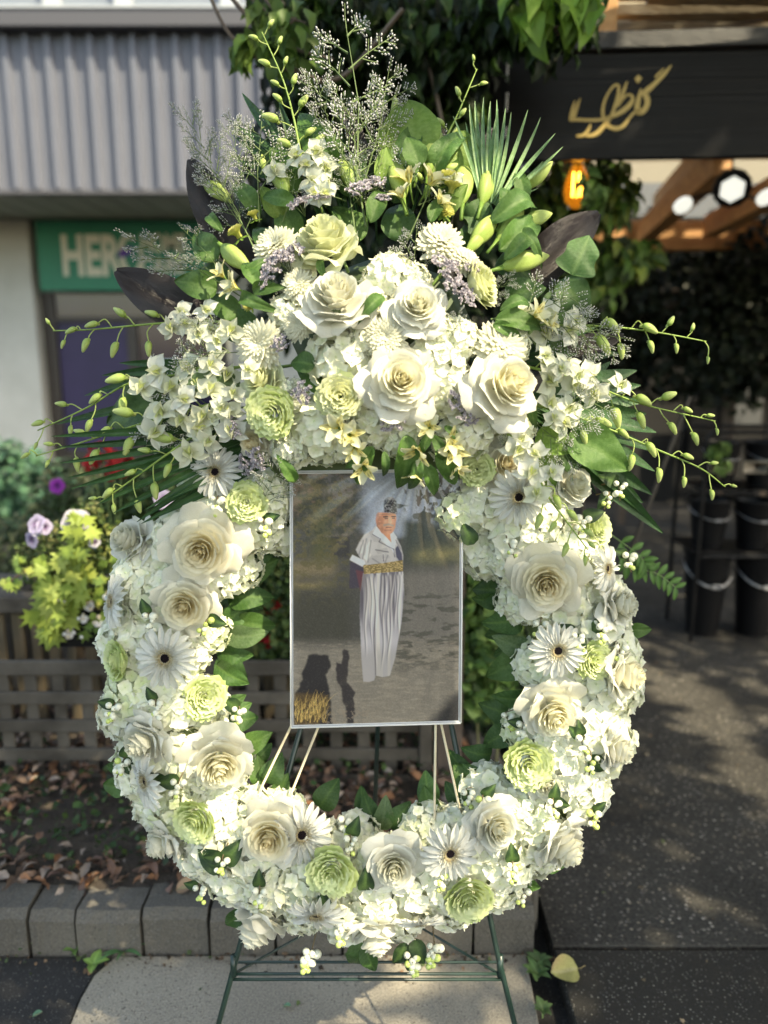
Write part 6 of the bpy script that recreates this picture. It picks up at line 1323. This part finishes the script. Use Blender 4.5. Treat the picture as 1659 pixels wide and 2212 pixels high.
# ------------------------------------------------------------------ lamps under the pergola
bl = thing('pendant_bulb', 'large amber glass filament bulb hanging below the black sign', 'lamp', W(1246, 440, 3.12)); c0 = W(1246, 396, 3.12)
pr = [(0.015, .16), (.022, .13), (.045, .09), (.072, .02), (.082, -.05), (.070, -.11), (.030, -.15), (.002, -.158)]; n = 20
v = [(r * math.cos(2 * math.pi * k / n) + c0[0], r * math.sin(2 * math.pi * k / n) + c0[1], z + c0[2]) for r, z in [(q * .64, w_ * .6) for q, w_ in pr] for k in range(n)]; f = [(i * n + k, i * n + (k + 1) % n, (i + 1) * n + (k + 1) % n, (i + 1) * n + k) for i in range(len(pr) - 1) for k in range(n)]
m = MB(); m.add(v, f); am = mat('amber_glass', (1, .50, .08), rough=.05, spec=.5, emit=(1, .42, .05), estr=.05); am.node_tree.nodes['Principled BSDF'].inputs['Transmission Weight'].default_value = .9; am.node_tree.nodes['Principled BSDF'].inputs['IOR'].default_value = 1.12; part('glass', m, am, bl, smooth=True)
m = MB(); 
for k in range(5): a = k * 1.256; v, f = tube([(c0[0] + .02 * math.cos(a), c0[1] + .01 * math.sin(a) - .0, c0[2] + .04), (c0[0] + .02 * math.cos(a), c0[1] + .02 * math.sin(a), c0[2] - .05)], .0025, 5); m.add(v, f)
part('filament', m, mat('hot_filament', (1, .7, .3), emit=(1, .62, .22), estr=5), bl); m = MB(); v, f = tube([c0 + (0, 0, .07), c0 + (0, 0, .12)], .020, 10); m.add(v, f); part('socket', m, M_['black_plastic'], bl); m = MB(); v, f = tube([c0 + (0, 0, .11), (c0[0], c0[1], zroof + .1)], .004, 5); m.add(v, f); part('cord', m, M_['black_plastic'], bl)
h0 = W(1580, 405, 4.4); hl = thing('ceiling_lamp', 'bright hexagonal lamp with small spot arms under the pergola roof', 'lamp', h0)
def disc(c, r, n, th, nrm=(-.25, -1, -.5)):
    v = [(r * math.cos(2 * math.pi * k / n + .5), r * math.sin(2 * math.pi * k / n + .5), z) for z in (0, th) for k in range(n)]; m = MB(); m.add(v, [(k, (k + 1) % n, n + (k + 1) % n, n + k) for k in range(n)], M=frame(nrm, 0, 1, c))
    m.add([(0, 0, th)] + [(r * math.cos(2 * math.pi * k / n + .5), r * math.sin(2 * math.pi * k / n + .5), th) for k in range(n)], [(0, 1 + k, 1 + (k + 1) % n) for k in range(n)], M=frame(nrm, 0, 1, c)); return m
lit = mat('lit_diffuser', (.9, .93, 1), emit=(.86, .93, 1), estr=.26); part('housing', disc(h0, .10, 12, .03), M_['black_plastic'], hl); part('diffuser', disc(h0 + (-.01, -.034, -.017), .068, 6, .006), lit, hl)
for dx in (-.27, .17): part('spot_head', disc(h0 + (dx, -.03, -.09 if dx < 0 else -.05), .05, 12, .02, (.3, -1, -1.2)), lit, hl); m = MB(); v, f = tube([h0 + (0, .02, 0), h0 + (dx, .02, -.07)], .008, 5); m.add(v, f); part('arm', m, M_['black_plastic'], hl)
m = MB(); v, f = tube([h0 + (0, .01, .05), (h0[0], h0[1] + .01, zroof + .1)], .006, 5); m.add(v, f); part('rod', m, M_['black_plastic'], hl)
# backdrop behind the path: deep shade put into near-black colours of walls and trees
dkm = mat('shade_backdrop', (.005, .005, .0055), (.010, .010, .010), scale=2, rough=.9)
dw = thing('shade_backdrop', 'near-black backdrop wall with deep shade put into its colour behind the trees at the right', 'wall', (3, 7.6, 0)); bar(dw, 'panel', W(1010, 700, 7.6)[0], 9.5, 7.6, 7.7, -.05, zr0 + .3, dkm, .002); bar(dw, 'panel', 6.4, 6.5, 3.3, 7.6, -.05, zroof, dkm, .002)  # backdrop and unseen side panel added to keep this corner dark
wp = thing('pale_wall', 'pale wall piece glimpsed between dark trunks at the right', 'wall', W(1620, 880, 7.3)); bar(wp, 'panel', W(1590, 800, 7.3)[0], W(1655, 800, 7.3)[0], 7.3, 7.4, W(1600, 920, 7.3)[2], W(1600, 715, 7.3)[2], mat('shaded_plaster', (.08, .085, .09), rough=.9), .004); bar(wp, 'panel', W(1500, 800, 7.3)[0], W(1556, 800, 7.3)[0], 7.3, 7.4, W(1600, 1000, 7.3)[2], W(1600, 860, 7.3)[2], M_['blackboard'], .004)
for i, (u, lb) in enumerate(((1345, 'slim dark trunk tree left of the buckets in the shade'), (1540, 'leaning dark tree before the pale wall'), (1640, 'dark tree at the right edge behind the buckets'))):
    y = 6.6 - .3 * i; b = W(u, 1000, y); b[2] = 0; t_ = thing('garden_tree', lb, 'tree', b, group='dark trees in the shade'); m = MB()
    top = W(u + (-20, 30, 10)[i], 640, y); v, f = tube(curve([b, b * .5 + top * .5 + (.1, 0, 0), top], 6), .045, 7); m.add(v, f)
    for k in range(5): e = top + np.array((gp.uniform(-.7, .7), gp.uniform(-.3, .3), gp.uniform(-.2, .5))); v, f = tube(curve([b * .35 + top * .65, (top + e) / 2, e], 4), .015, 5); m.add(v, f)
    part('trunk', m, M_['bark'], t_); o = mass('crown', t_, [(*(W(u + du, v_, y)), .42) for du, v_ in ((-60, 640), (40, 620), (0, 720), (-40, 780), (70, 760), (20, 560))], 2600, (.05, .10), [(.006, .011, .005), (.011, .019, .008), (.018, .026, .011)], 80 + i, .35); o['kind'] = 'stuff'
# rack and buckets
BKY = 3.9; rkx0, rkx1 = W(1482, 1200, BKY)[0], W(1740, 1200, BKY)[0]
rack = thing('bucket_rack', 'black metal rack holding flower buckets at the right edge', 'rack', (rkx0, BKY, 0)); zrt = W(1500, 928, BKY)[2]
zl1, zl2 = W(1500, 1172, BKY)[2], .02
for (x, yy) in ((rkx0, BKY - .14), (rkx1, BKY - .14), (rkx0, BKY + .2), (rkx1, BKY + .2)): m = MB(); v, f = tube([(x, yy, 0), (x, yy, zrt - .03), (x + (.03 if x == rkx0 else -.03), yy, zrt)], .011, 8); m.add(v, f); part('upright', m, M_['black_plastic'], rack)
for yy in (BKY - .14, BKY + .2):
    for z in (zrt, zl1 - .04): m = MB(); v, f = tube([(rkx0 + .02, yy, z), (rkx1 - .02, yy, z)], .010, 8); m.add(v, f); part('bar', m, M_['black_plastic'], rack)
def bucket_meshes():
    pr = [(.072, 0), (.102, .23), (.104, .235), (.112, .237), (.112, .250), (.103, .250), (.098, .235), (.070, .012), (0, .012)]; n = 28
    v = [(r * math.cos(2 * math.pi * k / n), r * math.sin(2 * math.pi * k / n), z) for r, z in pr for k in range(n)]; m = MB(); m.add(v, [(i * n + k, i * n + (k + 1) % n, (i + 1) * n + (k + 1) % n, (i + 1) * n + k) for i in range(len(pr) - 1) for k in range(n)])
    h = MB(); v, f = tube([(.113 * math.cos(a), .113 * math.sin(a), .21 - .06 * math.sin(-a)) for a in np.linspace(-math.pi, 0, 14)], .003, 5); h.add(v, f); g_ = MB(); g_.add(*box(-.02, .02, -.128, -.118, .148, .160, .002)); return m.mesh('bucket', M_['black_plastic']), h.mesh('handle', mat('steel_wire', (.4, .4, .42), metallic=1, rough=.35)), g_.mesh('grip', mat('pale_grip', (.5, .5, .52), rough=.4))
bm = bucket_meshes()
for (u, v_, s, lb) in ((1535, 1075, 1.0, 'black bucket on the middle rack level, left one of the pair'), (1632, 1078, 1.0, 'black bucket on the middle rack level at the photo edge'), (1530, 1180, 1.12, 'tall black bucket standing on the ground at the left of the rack'), (1640, 1182, 1.12, 'tall black bucket standing on the ground at the photo edge'), (1560, 952, .9, 'black bucket on the top of the rack holding a green plant'), (1650, 952, .9, 'black bucket on the top of the rack at the photo edge')):
    p = W(u, v_, BKY); h = .25 * s; zz_ = p[2] - h; hs = s
    if v_ > 1170: zz_ = .003; sz = (p[2] - .003) / .25
    else: sz = s
    r_ = thing('flower_bucket', lb, 'bucket', (p[0], BKY, zz_), group='black flower buckets on the rack')
    for nm, me in zip(('bucket', 'handle', 'grip'), bm): link(nm, me, r_, Matrix.Diagonal((s, s, sz, 1)))
    if v_ < 1170: bar(rack, 'shelf', p[0] - .12, p[0] + .12, BKY - .13, BKY + .19, zz_ - .014, zz_ - .003, M_['black_plastic'], .002)
bush('potted_plant', 'small green plant standing in the top bucket', [(*W(1545, 985, BKY - .2), .03), (*W(1555, 965, BKY - .2), .03), (*W(1560, 1010, BKY - .2), .03)], 60, (.03, .05), [(.12, .2, .05), (.2, .3, .08)], 88, cat='plant', base=W(1552, 1040, BKY - .2))
for u, lb in ((1575, 'cream paper tag on the rack beside the plant'), (1650, 'cream paper tag at the right photo edge')): m = MB(); a = W(u, 1010, BKY - .17); m.add(*box(a[0] - .1, a[0] + .02, a[1], a[1] + .01, a[2] - .03, a[2] + .03, .003)); link('paper_tag', m.mesh('paper_tag', mat('cream_card', (.42, .36, .28), rough=.7)), label=lb, cat='tag')

# ------------------------------------------------------------------ climber on the pergola, hanging leaves, overhead tree
VL = [(.018, .042, .011), (.034, .075, .017), (.06, .12, .024), (.010, .022, .007)]
vn = thing('pergola_vine', 'dense dark climber with hanging leaves covering the pergola corner', 'vine', (fx1 + .2, FY + .1, 0))
def hang(name, root, blobs, n, size, cols, seed, w=.28):
    g = np.random.default_rng(seed); C = np.array([b[:3] for b in blobs]); Rr = np.array([b[3] for b in blobs]); i = g.integers(0, len(C), n); d = g.normal(size=(n, 3)); d /= np.linalg.norm(d, axis=1)[:, None]
    P = C[i] + d * (Rr[i] * g.uniform(.2, 1.0, n) ** .5)[:, None]; N_ = np.stack((g.normal(0, .6, n), -np.ones(n) + g.normal(0, .5, n), .5 + g.normal(0, .4, n)), 1)
    o = part(name, scatter(P, N_, g.uniform(*size, n), pick(cols, n, g, .2), w, .12, .3, seed, upv=(0, -.1, -1)), M_['bgleaf'], root, smooth=True); o['kind'] = 'stuff'; return o
hang('foliage', vn, [(*W(u, v, y), r) for u, v, y, r in ((640, 20, 2.7, .14), (700, 60, 2.8, .2), (780, 30, 2.8, .24), (860, 90, 2.85, .26), (960, 40, 2.75, .24), (990, 60, 2.75, .16), (1080, 5, 2.6, .11), (900, 180, 2.95, .25), (780, 180, 2.95, .22), (950, 180, 2.95, .18), (720, 150, 2.9, .18), (1180, 10, 2.5, .16), (930, 300, 3.0, .18), (840, 300, 3.0, .22), (1040, 420, 3.5, .2), (1150, 5, 2.55, .10))], 4600, (.04, .08), VL, 91)
hang('foliage', vn, [(*W(u, v, 3.15 if u < 950 else 3.6), r) for u, v, r in ((780, 60, .4), (920, 60, .4), (1060, 100, .35), (860, 260, .4), (1000, 300, .4), (1000, 480, .35), (720, 300, .3), (1100, 460, .25), (840, 480, .4), (680, 420, .3), (700, 600, .3), (1000, 650, .35), (900, 800, .35), (1150, 560, .3), (740, 180, .25), (700, 60, .25))], 8500, (.05, .10), [(.006, .013, .005), (.012, .026, .008), (.02, .042, .012)], 92)  # rear leaf mass near-black: the climber's inner shade put into its colour
hang('foliage', vn, [(*W(u, v, 3.35), r) for u, v, r in ((1200, 390, .10), (1290, 420, .12), (1330, 390, .10), (1280, 400, .09), (1180, 440, .1), (1310, 440, .08), (1240, 560, .10), (1330, 560, .10), (1380, 545, .07), (1200, 600, .12), (1290, 620, .10), (1290, 370, .08))], 620, (.05, .10), [(.06, .12, .02), (.12, .20, .04), (.22, .26, .05), (.05, .08, .02)], 93)
hang('foliage', vn, [(*W(u, v, 2.35), r) for u, v, r in ((1130, -5, .05), (1160, 8, .05), (1240, 0, .05), (1260, -5, .05))], 40, (.07, .11), [(.20, .34, .05), (.14, .26, .04)], 94, .36)
m = MB(); 
for q in (((980, 700, 2.6), (960, 300, 2.7), (900, 60, 2.7), (860, -80, 2.7)), ((620, 130, 2.6), (640, 10, 2.6), (690, -120, 2.6)), ((870, 20, 2.5), (760, 150, 2.6), (700, 175, 2.6), (640, 170, 2.6)), ((1100, 30, 2.4), (1150, 68, 2.4), (1200, 62, 2.4), (1275, 50, 2.4)), ((1150, 68, 2.4), (1190, 75, 2.4), (1240, 62, 2.4))):
    v, f = tube(curve([W(*p) for p in q], 6), [.007] * (6 * (len(q) - 1) + 1), 5); m.add(v, f, (.16, .12, .09))
part('stem', m, M_['gen'], vn)
tw = thing('overhanging_branch', 'bare curving twigs crossing the top left before the metal fascia', 'branch', W(560, 200, 2.2)); m = MB()
for q, r in ((((480, -30), (520, 20), (560, 60), (600, 90), (650, 110), (720, 130)), .0065), (((445, -30), (480, 50), (520, 100), (580, 140), (660, 160)), .006), (((520, -20), (570, 20), (600, 60)), .004), (((640, 40), (600, 70), (560, 70)), .004), (((560, -20), (600, 30), (660, 50)), .004), (((600, 90), (640, 150), (700, 175)), .0035)):
    pts = curve([W(u, v, 2.25) for u, v in q], 6); v, f = tube(pts, np.linspace(r, r * .6, len(pts)), 6); m.add(v, f, (.10, .075, .06))
part('twig', m, M_['gen'], tw); hang('foliage', tw, [(*W(u, v, 2.25), r) for u, v, r in ((540, 85, .04), (515, 100, .03), (575, 60, .06), (620, 40, .06), (600, 110, .04), (640, 90, .06), (560, 20, .03))], 85, (.05, .08), [(.08, .15, .03), (.12, .20, .04)], 95)

hang('foliage', vn, [(*W(1275, 400, 2.98), .035), (*W(1262, 372, 2.98), .03), (*W(1285, 430, 2.98), .03)], 22, (.05, .08), [(.08, .15, .03), (.12, .20, .04)], 96)
# street tree behind the photographer: its crown gives the dappled shade
S_ = np.array(SUN); CC = np.array((0, 1.3, .95)) + S_ * 5.0
tree = thing('street_tree', 'broad street tree whose crown shades the wreath from above', 'tree', (CC[0] + 1.3, CC[1] - 2.2, 0)); tb = np.array((CC[0] + 1.3, CC[1] - 2.2, -.02)); m = MB()
v, f = tube(curve([tb, tb + (0, .1, 1.8), tb * (1, 1, 0) + (-.1, .2, 3.2)], 6), np.linspace(.17, .11, 13), 10); m.add(v, f); gt = random.Random(4)
for k in range(16):
    e = CC + np.array((gt.uniform(-2.6, 2.6), gt.uniform(-2.2, 2.4), gt.uniform(-.5, .8))); s0 = tb * (1, 1, 0) + (-.1, .2, gt.uniform(2.4, 3.2)); v, f = tube(curve([s0, (s0 + e) / 2 + (0, 0, .3), e], 5), np.linspace(.05, .012, 11), 6); m.add(v, f)
part('trunk', m, M_['bark'], tree)
g = np.random.default_rng(17); n = 19000; P = CC + g.normal(size=(n, 3)) * (2.2, 2.1, .38) + (.3, .5, 0)
# gaps cut in the crown so sun falls on chosen spots: (a lit place on the ground, fence or flowers; half width of the gap; how open)
Wl = lambda u, v, z=.08: np.array(MF @ Vector(L(u, v, z)))
GAPS = [(W(1450, 40, 3.1), .3, .9), (W(1560, 40, 3.2), .3, .9), (Wl(760, 560, .15), .24, .9), (Wl(1000, 640, .15), .26, .95), (Wl(860, 330), .26, .95), (Wl(620, 150), .12, .9), (Wl(1000, 200), .14, .9), (Wl(860, 820, .15), .16, .8), (Wl(1100, 840, .15), .14, .9),
        (Wl(480, 1560), .09, .95), (Wl(500, 1680), .10, .95), (Wl(585, 1790), .08, .9), (Wl(445, 1490), .05, .95), (Wl(1290, 1000), .12, .85), (Wl(1450, 930), .12, .9), (Wl(1180, 1250), .10, .6), (Wl(1210, 1060), .07, .8), (Wl(640, 1790), .05, .8),
        (W(160, 1190, 2.16), .10, 1.0), (W(140, 1250, 2.16), .10, 1.0), (W(30, 1250, 2.16), .05, .9), (W(230, 1200, 2.16), .07, .7), (W(200, 1130, 2.16), .06, .9), (G(640, 2150), .16, .95), (G(420, 2160), .08, .7), (G(250, 2180), .06, .8), (G(330, 2120), .05, .8), (G(700, 2190), .10, .9), (G(480, 2190), .06, .7), (G(900, 2075), .06, .8),
        (G(250, 1950, KH), .04, .95), (G(380, 1850, KH), .08, .8), (G(150, 1880, KH), .07, .7), (G(120, 2110), .06, .7), *[(G(1390 + 30 * q, 1440 + 29 * q), .065, 1.0) for q in range(13)], (G(1640, 1560), .09, .9), (G(1600, 1480), .07, .8), (G(1400, 1720), .06, .5), (G(1450, 1480), .05, .7), (G(1560, 1480), .06, .8)]
pk_ = np.zeros(n)
for (T_, r_, q) in GAPS:
    d = P - np.array(T_); a = d @ S_; dist = np.linalg.norm(d - a[:, None] * S_, axis=1); pk_ = np.maximum(pk_, q * (dist < r_ + .05))
keep = g.random(n) > pk_; P = P[keep]; n = len(P)
o = part('crown', scatter(P, np.stack((g.normal(0, .5, n), g.normal(0, .5, n), np.ones(n)), 1), g.uniform(.10, .17, n), pick([(.05, .10, .03), (.07, .13, .03)], n, g), .32, .1, .2, 5), M_['bgleaf'], tree); o['kind'] = 'stuff'
